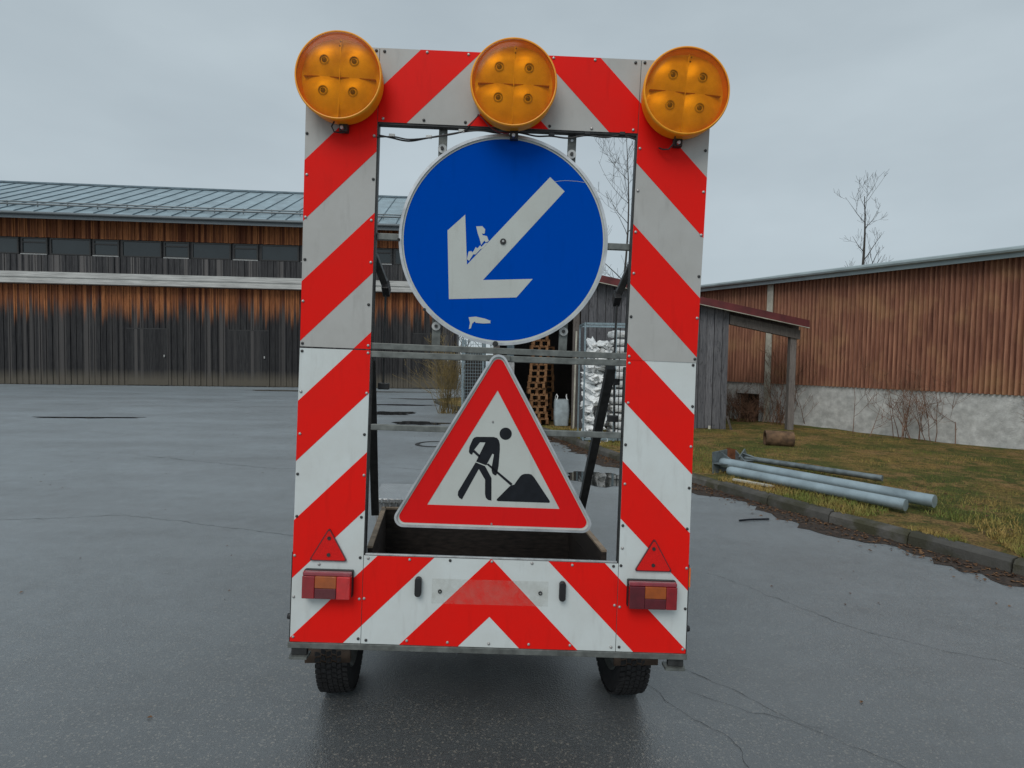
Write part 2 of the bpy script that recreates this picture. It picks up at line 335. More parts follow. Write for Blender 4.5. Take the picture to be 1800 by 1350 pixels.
# ================================================================== THE GROUND
g = MB(); g.add([(-150, -30, 0), (150, -30, 0), (150, 260, 0), (-150, 260, 0)], [(0, 1, 2, 3)])
tag(g.build('road', 'asphalt'), kind='structure')
KP = [(-1.9, 23.6), (-2.95, 22.6), (-3.0, 21.9), (-2.55, 20.6), (-1.85, 18.7), (-.7, 16.1), (.45, 13.8), (1.0, 12.4), (1.45, 10.9), (1.85, 9.6), (2.35, 8.6), (2.62, 7.9), (3.1, 6.8), (3.62, 5.7), (4.3, 4.4), (5.2, 2.9), (6.4, 1.2), (7.8, -.8)]
def sample_path(P, step):
    out_ = []; rest = 0
    for i in range(len(P) - 1):
        a = Vector(P[i]); b = Vector(P[i + 1]); d = (b - a).length; t = rest
        while t < d: out_.append(a.lerp(b, t / d)); t += step
        rest = t - d
    return out_
KS = sample_path(KP, .1)
def smooth_path(P, it=30):
    P = [p.copy() for p in P]
    for _ in range(it): P = [P[0]] + [(P[i - 1] + P[i] * 2 + P[i + 1]) / 4 for i in range(1, len(P) - 1)] + [P[-1]]
    return P
KS = smooth_path(KS)
kerb = bpy.data.objects.new('kerb', None); COL.objects.link(kerb); tag(kerb, kind='structure'); OFF[kerb.name] = (0, 0, 0)
stone_n = 8
for i in range(0, len(KS) - stone_n - 1, stone_n):
    a, b = KS[i], KS[i + stone_n]; d = (b - a).normalized(); nrm = Vector((d.y, -d.x)); nrm = -nrm if nrm.x < 0 else nrm
    L_ = (b - a).length; hz = .115 + random.uniform(-.012, .012); sh = random.uniform(-.012, .012); mb = MB(); gp = .006
    pr = [(-.02 + sh, -.06), (-.0 + sh, hz - .03), (.03 + sh, hz), (.125 + sh, hz + .004), (.13 + sh, -.06)]
    A = a + d * gp; B = b - d * gp
    for P in (A, B): pass
    vs = [(A.x + nrm.x * q, A.y + nrm.y * q, h) for q, h in pr] + [(B.x + nrm.x * q, B.y + nrm.y * q, h + random.uniform(-.006, .006)) for q, h in pr]
    mb.add(vs, [(0, 1, 2, 3, 4), (9, 8, 7, 6, 5)] + [(k, (k + 1) % 5, (k + 1) % 5 + 5, k + 5) for k in range(5)])
    mb.build('kerb_stone', 'kerb', kerb)
cols = [.06, .2, .4, .7, 1.1, 1.6, 2.3, 3.2, 4.4, 6, 8, 11, 16, 26]
mb = MB(); rows = KS[::3]
for p in rows:
    for j, c in enumerate(cols):
        x, y = p.x + c, p.y + c * .06
        h = .095 + (.05 * noise.noise(Vector((x * .9, y * .9, 3))) + .018 * noise.noise(Vector((x * 4, y * 4, 1)))) * min(1, c / .5) + .05 * min(1, c / 2.5)
        mb.v.append((x, y, h))
nc = len(cols)
for i in range(len(rows) - 1):
    for j in range(nc - 1): mb.f.append((i * nc + j, i * nc + j + 1, (i + 1) * nc + j + 1, (i + 1) * nc + j))
tag(mb.build('grass_verge', 'verge', smooth=60), kind='structure')
def vz(x, y): return .145 + .05 * noise.noise(Vector((x * .9, y * .9, 3)))
def kerb_x(y):
    b = min(KS, key=lambda p: abs(p.y - y)); return b.x
KX = {round(y * .1, 1): kerb_x(y * .1) for y in range(-10, 230)}
# grass blades and dead leaves on the verge
mb = MB()
for _ in range(110000):
    y = 3.4 + random.random() ** 1.5 * 10.0; kx = KX[round(y, 1)]; x = kx + .12 + random.random() ** 1.4 * 7.0
    if x / max(y, .1) > 1.0: continue
    if noise.noise(Vector((x * 1.3, y * 1.3, 5))) < -.22: continue
    z = vz(x, y) - .045; a = random.uniform(0, 6.28); h = random.uniform(.02, .085); w = random.uniform(.003, .008); lx, ly = random.uniform(-.04, .04), random.uniform(-.04, .04)
    k = len(mb.v); mb.v += [(x - w * math.cos(a), y - w * math.sin(a), z), (x + w * math.cos(a), y + w * math.sin(a), z), (x + lx, y + ly, z + h)]; mb.f.append((k, k + 1, k + 2))
tag(mb.build('grass', 'grass', recalc=False), 'short yellow-green mossy grass on the verge behind the kerb', 'grass', kind='stuff')
mb = MB()
for _ in range(3400):
    p = KS[int(len(KS) * (.35 + .6 * random.random())) - 1]; off = -abs(random.gauss(.03, .17)) - .02 if random.random() < .75 else random.uniform(.2, 2.5)
    x, y = p.x + off, p.y + random.uniform(-.1, .1) + off * .3; z = .008 if off < 0 else vz(x, y) + .0; s_ = random.uniform(.008, .026); a = random.uniform(0, 6.28)
    k = len(mb.v); c_, n_ = math.cos(a) * s_, math.sin(a) * s_
    mb.v += [(x - c_, y - n_, z), (x + n_ * .6, y - c_ * .6, z + random.uniform(.002, .012)), (x + c_, y + n_, z + random.uniform(0, .008)), (x - n_ * .6, y + c_ * .6, z + random.uniform(.002, .012))]; mb.f.append((k, k + 1, k + 2, k + 3))
for _ in range(160):
    x, y = random.uniform(-7, 4), random.uniform(1.6, 14); s_ = random.uniform(.006, .016); a = random.uniform(0, 6.28); c_, n_ = math.cos(a) * s_, math.sin(a) * s_; k = len(mb.v)
    mb.v += [(x - c_, y - n_, .005), (x + n_ * .6, y - c_ * .6, .009), (x + c_, y + n_, .006), (x - n_ * .6, y + c_ * .6, .010)]; mb.f.append((k, k + 1, k + 2, k + 3))
tag(mb.build('leaf_litter', 'leaf', recalc=False), 'dead brown leaves lying in the gutter along the kerb', 'leaves', kind='stuff')
mb = MB(); NS = [i for i in range(60, len(KS) - 1)]
for i in NS:
    p = KS[i]; d = (KS[min(i + 1, len(KS) - 1)] - KS[i - 1]).normalized(); nr = Vector((-d.y, d.x)); nr = -nr if nr.x > 0 else nr
    wd = .10 + .34 * max(0, .5 + noise.noise(Vector((p.x * 1.1, p.y * 1.1, 8)))) + .16 * noise.noise(Vector((p.x * 6, p.y * 6, 2))) + random.uniform(-.06, .06)
    q = p + nr * max(.05, wd); mb.v += [(p.x + .05, p.y, .0062), (q.x, q.y, .0030)]
mb.f = [(2 * i, 2 * i + 1, 2 * i + 3, 2 * i + 2) for i in range(len(NS) - 1)]
tag(mb.build('gutter_dirt', 'dirt', recalc=False), kind='structure')
def puddle(cx, cy, rx, ry, rot, seed, z=.004):
    mb = MB(); n = 56; pts = []
    for i in range(n):
        a = 2 * math.pi * i / n; q = 1 + .55 * noise.noise(Vector((math.cos(a) * 1.7, math.sin(a) * 1.7, seed))) + .22 * noise.noise(Vector((math.cos(a) * 5, math.sin(a) * 5, seed + 3)))
        x, y = rx * q * math.cos(a), ry * q * math.sin(a); pts.append((cx + x * math.cos(rot) - y * math.sin(rot), cy + x * math.sin(rot) + y * math.cos(rot), z))
    mb.add(pts, [tuple(range(n))]); tag(mb.build('puddle', 'water'), kind='structure')
puddle(-3.6, 17.4, .75, .55, 0, 1); puddle(-2.35, 14.9, .7, .36, -.1, 2); puddle(-4.2, 20.5, 1.5, .25, 0, 3); puddle(1.25, 8.3, .55, .5, -.8, 4)
puddle(-11, 15, 1.2, .2, .1, 7); puddle(-2.2, 23.5, 2.8, .3, 0, 9); puddle(-8.5, 27.8, 4.5, .5, .05, 11)
cr = bpy.data.objects.new('road_cracks', None); COL.objects.link(cr); tag(cr, kind='structure'); OFF[cr.name] = (0, 0, 0)
def crack(P, w, seed):
    P = sample_path(P, .03); mb = MB(); n = len(P)
    for i, p in enumerate(P):
        d = (P[min(i + 1, n - 1)] - P[max(i - 1, 0)]).normalized(); nr = Vector((-d.y, d.x))
        o = nr * (.05 * noise.noise(Vector((p.x * 3, p.y * 3, seed))) + .022 * noise.noise(Vector((p.x * 14, p.y * 14, seed)))); ww = w * .7 * (.35 + abs(noise.noise(Vector((p.x * 9, p.y * 9, seed + 4)))) * 1.8)
        a, b = p + o - nr * ww, p + o + nr * ww; mb.v += [(a.x, a.y, .003), (b.x, b.y, .003)]
    mb.f = [(2 * i, 2 * i + 1, 2 * i + 3, 2 * i + 2) for i in range(n - 1)]; mb.build('crack', 'crack', cr, recalc=False)
crack([(.72, 3.0), (.85, 2.75), (1.0, 2.55), (1.02, 2.3)], .0022, 1); crack([(.95, 3.2), (1.3, 2.75), (1.75, 2.3), (2.1, 1.9)], .0018, 2); crack([(.9, 2.9), (1.2, 2.72), (1.5, 2.65)], .0014, 3)
crack([(-6, 9.5), (-3.5, 8.6), (-1.8, 8.9), (0, 8.2)], .006, 4); crack([(-9, 6.2), (-6, 5.6), (-4, 6.0), (-2, 5.4)], .004, 5); crack([(1.6, 4.6), (2.3, 3.6), (3.2, 3.0)], .002, 6); crack([(-14, 22), (-8, 21), (-4, 21.6)], .014, 7)
t = thing('manhole_cover', 'round iron manhole cover set in the wet road behind the frame', 'manhole cover', (-1.5, 11.3, .002))
MB().lathe([(.30, 0), (.30, .008), (.36, .010), (.38, 0)], 40).build('frame', 'iron', t); MB().lathe([(0.001, .006), (.27, .006), (.285, .003)], 40).build('lid', 'asphalt', t)

# ================================================================== THE TRAILER
LO = (-.0605783, 2.5604456, 1.7162988)
def axes(rx, ry, rz): return Matrix.Rotation(rz, 3, 'Z') @ Matrix.Rotation(rx, 3, 'X') @ Matrix.Rotation(ry, 3, 'Y')
ML = axes(-.0384820, .0203269, .0103355); MU = axes(.0049812, .0259545, .0061528); OV = Vector(LO)
def PL(u, v, w): return tuple(OV + ML @ Vector((u, w, v)))      # lower board: u right, v up from the hinge, w away from the viewer
def PU(u, v, w): return tuple(OV + MU @ Vector((u, w, v)))      # upper, folding board
HV = 1.2945; BU = .5630; TV = .981; BV = -.903
TR = thing('sign_trailer', 'road works trailer with striped red and white board, amber lamps and blue arrow sign', 'trailer', (-.06, 2.8, 0), world=True)
def clip(poly, f):
    """keep the part of a convex polygon where f >= 0"""
    o = []
    for i in range(len(poly)):
        a, b = poly[i], poly[(i + 1) % len(poly)]; fa, fb = f(a), f(b)
        if fa >= 0: o.append(a)
        if (fa >= 0) != (fb >= 0): t_ = fa / (fa - fb); o.append((a[0] + (b[0] - a[0]) * t_, a[1] + (b[1] - a[1]) * t_))
    return o
EDG = [1.938, 1.680, 1.420, 1.158, .899, .640, .375, .115, -.140, -.402, -.652, -.900, -1.158, -1.416]
REDS = [(2.2, 1.938)] + [(EDG[i], EDG[i + 1]) for i in range(1, 13, 2)]
SCREWS = []
for s in (-1, 1):
    SCREWS += [(s * .863, v) for v in (.92, .742, .56, .377, .199, .015)] + [(s * .576, v) for v in (1.28, .92, .737, .559, .378, .193, .017)]
    SCREWS += [(s * .863, v) for v in (-.015, -.195, -.375, -.557, -.74, -.914, -1.097, -1.275)] + [(s * .576, v) for v in (-.014, -.19, -.374, -.551, -.736, -.915, -1.094, -1.274)]
    SCREWS += [(s * .54, 1.281), (s * .362, 1.282), (s * .183, 1.282), (s * .54, .996), (s * .361, .994), (s * .182, .993), (s * .54, -.918), (s * .358, -.916), (s * .18, -.917), (s * .552, -1.092), (s * .54, -1.277), (s * .358, -1.274), (s * .18, -1.274)]
SCREWS += [(0, 1.283), (.001, -.915), (-.001, -1.275), (-.754, -.95), (.577, -.835)]
me_screw = MB().lathe([(.0001, -.0045), (.004, -.004), (.0062, -.0022), (.0066, 0)], 10).mesh('screw', 'screw', smooth=True)
me_screwd = MB().lathe([(.0001, -.0045), (.004, -.004), (.0062, -.0022), (.0066, 0)], 10).mesh('screw', 'screw_dark', smooth=True)
def sheet(u0, u1, v0, v1, fn, white, label=None):
    e = .0012; mb = MB(); mb.prism([(u0 + e, v0 + e), (u1 - e, v0 + e), (u1 - e, v1 - e), (u0 + e, v1 - e)], .0, .003, lambda u, v, w: fn(u, v, w))
    o = mb.build('board_sheet', white, TR)
    for sgn in (-1, 1):
        base = [(u0 + e, v0 + e), (u1 - e, v0 + e), (u1 - e, v1 - e), (u0 + e, v1 - e)]
        base = clip(base, lambda p: p[0] * sgn)
        if len(base) < 3: continue
        for hi, lo in REDS:
            q = clip(clip(base, lambda p: hi - (p[1] + abs(p[0]))), lambda p: p[1] + abs(p[0]) - lo)
            if len(q) >= 3:
                ar = abs(sum(q[i][0] * q[(i + 1) % len(q)][1] - q[(i + 1) % len(q)][0] * q[i][1] for i in range(len(q)))) / 2
                if ar < 1e-4: continue
                MB().prism(q, -.0008, .0004, fn).build('red_stripe', 'red_film', o)
    Mx = ML if fn is PL else MU
    rot = (Mx @ Matrix.Rotation(R(-90), 3, 'X')).to_euler()
    for (u, v) in SCREWS:
        if u0 < u < u1 and v0 < v < v1:
            onred = any(lo < v + abs(u) < hi for hi, lo in REDS)
            p = Vector(fn(u + random.uniform(-.003, .003), v + random.uniform(-.003, .003), -.0009)) - Vector((-.06, 2.8, 0))
            rr = (Mx @ Matrix.Rotation(R(-90), 3, 'X')).to_euler()
            inst(me_screw if onred or random.random() < .2 else me_screwd, 'screw', o, p, rr)
    return o
for s in (-1, 1):
    a, b = sorted((s * BU, s * .875))
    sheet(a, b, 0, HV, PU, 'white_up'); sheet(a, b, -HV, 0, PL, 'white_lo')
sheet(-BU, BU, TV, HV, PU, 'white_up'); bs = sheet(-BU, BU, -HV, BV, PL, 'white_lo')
def rail(name, u0, u1, v0, v1, w0, w1, fn, mat='galv'): return MB().box(u0, u1, v0, v1, w0, w1, lambda u, v, w: fn(u, v, w)).build(name, mat, TR, bevel=.002)
# welded frames behind the sheets
for s in (-1, 1):
    for uu in ((.873, .838), (.5575, .592)):
        a, b = sorted((s * uu[0], s * uu[1]))
        rail('upright', a, b, .033, HV - .004, .004, .036, PU, 'dark_steel'); rail('upright', a, b, -HV + .002, -.033, .004, .036, PL, 'dark_steel')
rail('cross_rail', -.87, .87, .003, .030, .006, .040, PU); rail('cross_rail', -.87, .87, -.030, -.003, .006, .040, PL)
rail('cross_rail', -.556, .556, -.352, -.326, .012, .040, PL); rail('cross_rail', -.837, .837, .486, .514, .030, .055, PU)
rail('cross_rail', -.837, .837, TV - .008, TV + .022, .004, .036, PU, 'dark_steel'); rail('cross_rail', -.837, .837, HV - .03, HV - .001, .004, .036, PU, 'dark_steel')
rail('cross_rail', -.837, .837, BV - .004, BV - .03, .004, .030, PL, 'dark_steel')
rail('lower_angle', -.882, .880, -HV - .026, -HV - .001, -.006, .034, PL); rail('top_lip', -.556, .556, BV, BV + .008, -.002, .012, PL, 'alu_sheet')
for s in (-1, 1):   # outer side plates, knobs, feet
    a, b = sorted((s * .8755, s * .879)); rail('side_plate', a, b, -HV, -.9, .001, .05, PL, 'dark_steel')
    MB().lathe([(.0001, .014), (.012, .014), (.014, .006), (.014, -.004)], 12, lambda x, y, h: PL(s * (.8795 + h), -1.19 + x, .02 + y)).build('knob', 'black_plastic', TR)
    rail('foot_bracket', *sorted((s * .80, s * .868)), -HV - .060, -HV - .027, .004, .03, PL, 'dark_steel')
    MB().hexa([PL(s * .79 + dx, -HV - vv, ww) for vv, ww0 in ((.073, 0), (.061, 0)) for dx, ww in ((-.005, -.012), (s * .082, -.012), (s * .092, .05), (-.005, .05))]).build('foot_plate', 'galv', TR)
a, b = .877, .885
MB().box(a, b, -1.0, -.915, .0, .035, PL).build('side_reflector', 'orange', TR, bevel=.002)
# number plate ghost, rubber stops, tail lights, triangles
MB().prism([(-.258, -1.106), (.256, -1.104), (.256, -.994), (-.258, -.996)], -.0013, -.0011, PL).build('adhesive_residue', 'residue', TR)
for u, v in ((-.222, -1.052), (.221, -1.046)): MB().lathe([(.0045, -.004), (.0085, -.004), (.009, 0), (.0045, 0)], 12, lambda x, y, h: PL(u + x, v + y, -.001 + h), close=True).build('plate_screw', 'screw_dark', TR)
for s in (-1, 1):
    MB().prism(rounded([(s * .317 - .0145, -1.073), (s * .317 + .0145, -1.073), (s * .317 + .0145, -.987), (s * .317 - .0145, -.987)], .0140), -.026, -.001, PL).build('rubber_stop', 'black_plastic', TR, bevel=.004)
    p = [(s * .716 - .078, -.928), (s * .716 + .078, -.928), (s * .716, -.793)]
    tri = MB().prism(rounded(p, .006, 3), -.007, -.001, PL).build('reflector_triangle', 'retro_red', TR); tag(tri, 'red triangular reflector')
    MB().ring(rounded([(p[0][0] - .006, p[0][1] - .004), (p[1][0] + .006, p[1][1] - .004), (p[2][0], p[2][1] + .008)], .006, 3), rounded(p, .006, 3), -.0085, -.001, PL).build('border', 'red_lens_dark', tri)
    for v in (-.832, -.905): MB().lathe([(.0001, -.003), (.008, -.003), (.0085, 0)], 12, lambda x, y, h: PL(s * .715 + x, v + y, -.007 + h)).build('screw', 'screw_dark', tri)
    c = s * .709; hw = .104
    base = MB().prism(rounded([(c - hw - .003, -1.086), (c + hw + .003, -1.086), (c + hw + .003, -.968), (c - hw - .003, -.968)], .006, 3), -.02, -.001, PL).build('tail_light', 'black_plastic', TR); tag(base, 'red tail light with amber indicator window')
    def lens(name, u0, u1, v0, v1, w, mt): MB().prism([(u0, v0), (u1, v0), (u1, v1), (u0, v1)], w, -.02, PL).build(name, mt, base, bevel=.003)
    A = c - .045 * 1.0; ax0, ax1 = (c - .049, c + .044) if s < 0 else (c - .036, c + .056)
    lens('upper_lens', c - hw, c + hw, -.986, -.970, -.046, 'lens_top')
    lens('indicator_lens', ax0, ax1, -1.038, -.9865, -.052, 'amber_ind')
    lens('lens', c - hw, ax0 - .0005, -1.084, -.9865, -.052, 'red_lens' if s < 0 else 'red_lens_dark'); lens('lens', ax1 + .0005, c + hw, -1.084, -.9865, -.052, 'red_lens_bright' if s < 0 else 'red_lens')
    lens('lower_lens', ax0, ax1, -1.084, -1.0385, -.052, 'red_lens_dark')
# round blue sign
SGN = MB().prism(circ(0, .5005, .448, 96), .018, .021, PU).build('round_sign', 'blue_film', TR); tag(SGN, 'round blue sign with white arrow pointing down left')
MB().ring(circ(0, .5005, .4585, 96), circ(0, .5005, .4465, 96), .010, .042, PU).build('rim', 'alu', SGN, smooth=30)
MB().ring(circ(0, .5005, .4466, 96), circ(0, .5005, .4385, 96), .0168, .0182, PU).build('white_edge', 'sign_white', SGN)
arrow = [(.193, .785), (.259, .726), (-.083, .326), (.136, .340), (.068, .256), (-.230, .236), (-.247, .535), (-.172, .607), (-.156, .390)]
MB().prism(arrow, .0170, .0181, PU).build('arrow', 'sign_white', SGN)
for q in ([(-.122, .558), (-.095, .56), (-.082, .547), (-.083, .53), (-.086, .527), (-.095, .529), (-.092, .521), (-.073, .518), (-.064, .497), (-.077, .49), (-.083, .498), (-.09, .489), (-.097, .478), (-.105, .506), (-.114, .528)],
          [(-.151, .447), (-.138, .450), (-.136, .443), (-.128, .452), (-.121, .468), (-.112, .463), (-.101, .477), (-.095, .470), (-.081, .486), (-.067, .49), (-.088, .465), (-.099, .460), (-.12, .436), (-.130, .436), (-.147, .407), (-.157, .414)],
          [(-.14, .16), (-.109, .164), (-.068, .157), (-.041, .148), (-.045, .143), (-.041, .138), (-.075, .135), (-.108, .137), (-.112, .143), (-.123, .133), (-.128, .112), (-.137, .108), (-.133, .136)]):
    MB().prism([(u, v) for u, v in q], .0164, .0181, PU).build('sticker_residue', 'sign_white', SGN)
MB().tube([PU(u, v, .0175) for u, v in [(.205, .764), (.235, .770), (.262, .773), (.311, .772), (.345, .768)]], .0009, 4).build('scratch', 'sign_white', SGN)
def bolt(u, v, w, r, fn, parent, name='bolt', mat='washer', hole='screw_dark'):
    MB().lathe([(.0001, -.004), (r, -.004), (r + .001, .002)], 20, lambda x, y, h: fn(u + x, v + y, w + h)).build(name, mat, parent); MB().lathe([(.0001, -.012), (r * .38, -.012), (r * .42, -.004)], 8, lambda x, y, h: fn(u + x, v + y, w + h)).build('bolt_head', hole, parent)
bolt(-.001, .497, .016, .013, PU, SGN, mat='screw_dark', hole='washer')
for u, v in ((-.017, .047), (-.458, .485), (-.335, .185)): bolt(u, v, .008, .012 if u > -.1 else .006, PU, SGN, 'stud', 'screw_dark')
for s in (-1, 1):
    for v0, v1, wv in ((.84, TV + .004, .892), (.025, .16, .1155)):
        rail('sign_bracket', s * .284 - .019, s * .284 + .019, v0, v1, .043, .048, PU, 'galv'); bolt(s * .284, wv, .034, .019, PU, TR, 'washer')
    MB().lathe([(.0001, 0), (.006, 0)], 10, lambda x, y, h: PU(s * .284 + x, .955 + y, .0425)).build('bracket_hole', 'alu', TR)
# warning triangle
T3 = [(-.4575, -.7655), (.4595, -.7655), (.001, .041)]
W0 = -.022
tri = MB().prism(rounded(T3, .040, 8), W0 + .002, W0 + .006, PL).build('warning_triangle', 'sign_white', TR); tag(tri, 'white warning triangle with red border and black digging figure')
def inset(P, d):
    c = Vector((sum(p[0] for p in P) / 3, sum(p[1] for p in P) / 3)); o = []
    rin = c.y - P[0][1]; k = (rin - d) / rin
    return [(c.x + (p[0] - c.x) * k, c.y + (p[1] - c.y) * k) for p in P]
MB().ring(rounded(T3, .040, 8), rounded(inset(T3, .009), .032, 8), W0 - .010, W0 + .022, PL).build('rim', 'alu', tri, smooth=30)
MB().ring(rounded(inset(T3, .0175), .026, 8), rounded(inset(T3, .099), .0008, 8), W0 + .0008, W0 + .0021, PL).build('red_border', 'sign_red', tri)
pic = [circ(.043, -.345, .0268, 28),
       [(-.085, -.363), (-.010, -.361), (.006, -.365), (.015, -.376), (.019, -.392), (.020, -.414), (.017, -.488), (.012, -.518), (.008, -.529), (.001, -.528), (-.008, -.522), (-.013, -.508), (-.013, -.493), (-.005, -.437), (-.012, -.434), (-.037, -.486), (-.082, -.471), (-.044, -.386), (-.068, -.386), (-.091, -.418), (-.101, -.442), (-.110, -.438), (-.115, -.430), (-.113, -.407), (-.100, -.374), (-.094, -.367)],
       [(-.084, -.475), (-.042, -.490), (-.012, -.541), (-.009, -.640), (-.024, -.637), (-.034, -.628), (-.038, -.612), (-.040, -.549), (-.069, -.503), (-.138, -.639), (-.150, -.632), (-.157, -.621), (-.156, -.605)],
       [(-.098, -.429), (-.091, -.421), (-.062, -.446), (-.068, -.455)], [(-.036, -.482), (-.028, -.478), (.081, -.563), (.074, -.572)],
       [(.013, -.637), (.016, -.631), (.068, -.575), (.078, -.569), (.088, -.567), (.113, -.529), (.121, -.522), (.131, -.518), (.150, -.517), (.163, -.520), (.176, -.534), (.246, -.632), (.247, -.637), (.244, -.641), (.020, -.641)]]
for q in pic: MB().prism(q, W0 + .0010, W0 + .0021, PL).build('pictogram', 'sign_black', tri)
for u, v in ((-.005, -.742), (-.015, -.295)): MB().lathe([(.0001, -.002), (.004, -.002), (.005, .001)], 8, lambda x, y, h: PL(u + x, v + y, W0 + h)).build('rivet', 'screw', tri)
for v in (-.014, -.339): rail('sign_clamp', -.05, .05, v - .012, v + .012, W0 + .006, .012, PL, 'galv')
# amber lamps
LR = .181
def lamp(cu, cv, tilt):
    F = lambda x, y, h: PU(cu + x, cv + y, h)
    ca, sa = math.cos(tilt), math.sin(tilt)
    Q = lambda x, y, h: F(x * ca - y * sa, x * sa + y * ca, h)
    body = MB().lathe([(.0001, -.003), (.166, -.003), (.160, -.012), (.164, -.070), (.1765, -.084), (.1735, -.088), (.1725, -.02), (.0001, -.018)], 64, Q).build('amber_lamp', 'amber_body', TR, smooth=40)
    tag(body, 'round amber warning lamp with four reflectors')
    n = 46; mb = MB(); idx = {}
    for i in range(n + 1):
        for j in range(n + 1):
            x, y = (i / n * 2 - 1) * .1735, (j / n * 2 - 1) * .1735; r = math.hypot(x, y)
            if r > .1720: x, y = x / r * .1720, y / r * .1720
            cx, cy = (.062 if x > 0 else -.062), (.062 if y > 0 else -.062)
            if abs(x) < 1e-6: cx = .062
            if abs(y) < 1e-6: cy = .062
            d2 = (x - cx) ** 2 + (y - cy) ** 2
            idx[i, j] = len(mb.v); mb.v.append(Q(x, y, min(-.060, -.0905 + 3.2 * d2)))
    for i in range(n):
        for j in range(n):
            xs = [((i + .5) / n * 2 - 1) * .1735, ((j + .5) / n * 2 - 1) * .1735]
            if math.hypot(*xs) < .1775: mb.f.append((idx[i, j], idx[i + 1, j], idx[i + 1, j + 1], idx[i, j + 1]))
    mb.build('reflector', 'reflector', body, smooth=28)
    for bx in ((-.0014, .0014, -.158, .158), (-.150, -.0016, -.0016, .0016), (.0016, .150, -.0016, .0016)): MB().box(bx[0], bx[1], bx[2], bx[3], -.077, -.02, Q).build('partition', 'reflector' if bx[1] == .0014 else 'amber_dark', body)
    for sx in (-1, 1):
        for sy in (-1, 1):
            MB().lathe([(.0001, -.0955), (.005, -.095), (.0105, -.092), (.0120, -.084)], 14, lambda x, y, h: Q(sx * .062 + x, sy * .062 + y, h)).build('bulb', 'bulb', body, smooth=True)
            MB().lathe([(.0122, -.086), (.0165, -.0955), (.0200, -.0935), (.0210, -.082)], 16, lambda x, y, h: Q(sx * .062 + x, sy * .062 + y, h)).build('bulb_ring', 'alu', body, smooth=True)
    MB().lathe([(.1745, -.080), (LR, -.083), (LR, -.094), (.1795, -.0990), (.1765, -.1010), (.1735, -.1005), (.1725, -.097)], 72, Q).build('lens_ring', 'amber_body', body, smooth=40)
    prof = [(.1728, -.0995), (.168, -.1010), (.163, -.1000), (.158, -.1012)] + [(.15 * math.cos(a), -.1015 - .006 * math.sin(a)) for a in [R(x) for x in range(5, 90, 8)]] + [(.0001, -.1076)]
    MB().lathe(prof, 72, Q).build('lens', 'amber_lens', body, smooth=40)
    for r, a in ((.1355, 88), (.118, 89)): MB().lathe([(.0001, -.0985), (.003, -.0985), (.0035, -.096)], 8, lambda x, y, h: Q(r * math.cos(R(a)) + x, r * math.sin(R(a)) + y, h)).build('rivet', 'screw_dark', body)
    return body
lamp(-.709, 1.127, R(-1)); lamp(.018, 1.131, R(0)); lamp(.738, 1.128, R(-3))
for cu in (-.70, .03, .735):   # lamp bolts under each lamp
    rail('lamp_bracket', cu - .02, cu + .016, .925, .965, -.03, -.001, PU, 'dark_steel')
    MB().tube([PU(cu - .004, .935, -.034), PU(cu - .004, .935, -.048)], .0075, 8).build('lamp_bolt', 'alu', TR)
MB().tube([PU(*p) for p in [(.715, .965, -.05), (.705, .925, -.052), (.69, .905, -.045), (.668, .908, -.03), (.655, .92, -.012)]], .0032, 6).build('lamp_cable', 'cable', TR, smooth=True)
MB().tube([PU(*p) for p in [(-.73, .965, -.05), (-.745, .935, -.05), (-.735, .915, -.045), (-.71, .918, -.03), (-.69, .93, -.012)]], .0035, 6).build('lamp_cable', 'cable', TR, smooth=True)
def curve(P, k=6):
    P = [Vector(p) for p in P]; o = []
    for i in range(len(P) - 1):
        p0, p1, p2, p3 = P[max(i - 1, 0)], P[i], P[i + 1], P[min(i + 2, len(P) - 1)]
        for j in range(k):
            t_ = j / k; o.append(.5 * ((2 * p1) + (p2 - p0) * t_ + (2 * p0 - 5 * p1 + 4 * p2 - p3) * t_ * t_ + (3 * p1 - p0 - 3 * p2 + p3) * t_ ** 3))
    return o + [P[-1]]
cb = [(-.58, .932), (-.51, .921), (-.429, .909), (-.349, .925), (-.285, .939), (-.173, .962), (-.109, .967), (-.044, .96), (.012, .968), (.061, .964), (.126, .954), (.19, .957), (.263, .952), (.343, .967), (.424, .962), (.496, .973), (.58, .952)]
MB().tube(curve([PU(u, v, .008) for u, v in cb]), .0036, 7).build('cable', 'cable', TR, smooth=True)
MB().tube(curve([PU(u, v, .001) for u, v in [(-.58, .916), (-.494, .922), (-.421, .914), (-.301, .931), (-.20, .955), (-.165, .985), (-.131, 1.027)]] + [PU(-.131, 1.027, -.006)]), .003, 6).build('cable', 'cable', TR, smooth=True)
MB().tube(curve([PU(*p) for p in [(-.131, 1.027, -.012), (-.11, 1.01, -.016), (-.077, .975, -.02), (-.04, .955, -.018), (.0, .953, -.012), (.025, .965, -.006)]]), .0028, 6).build('cable', 'cable_red', TR, smooth=True)
for u, v in ((-.50, .925), (-.34, .926), (-.20, .957), (.19, .960), (.346, .972), (.497, .978)): rail('cable_clip', u - .013, u + .013, v - .005, v + .010, -.001, .006, PU, 'washer' if u < -.1 else 'black_plastic')
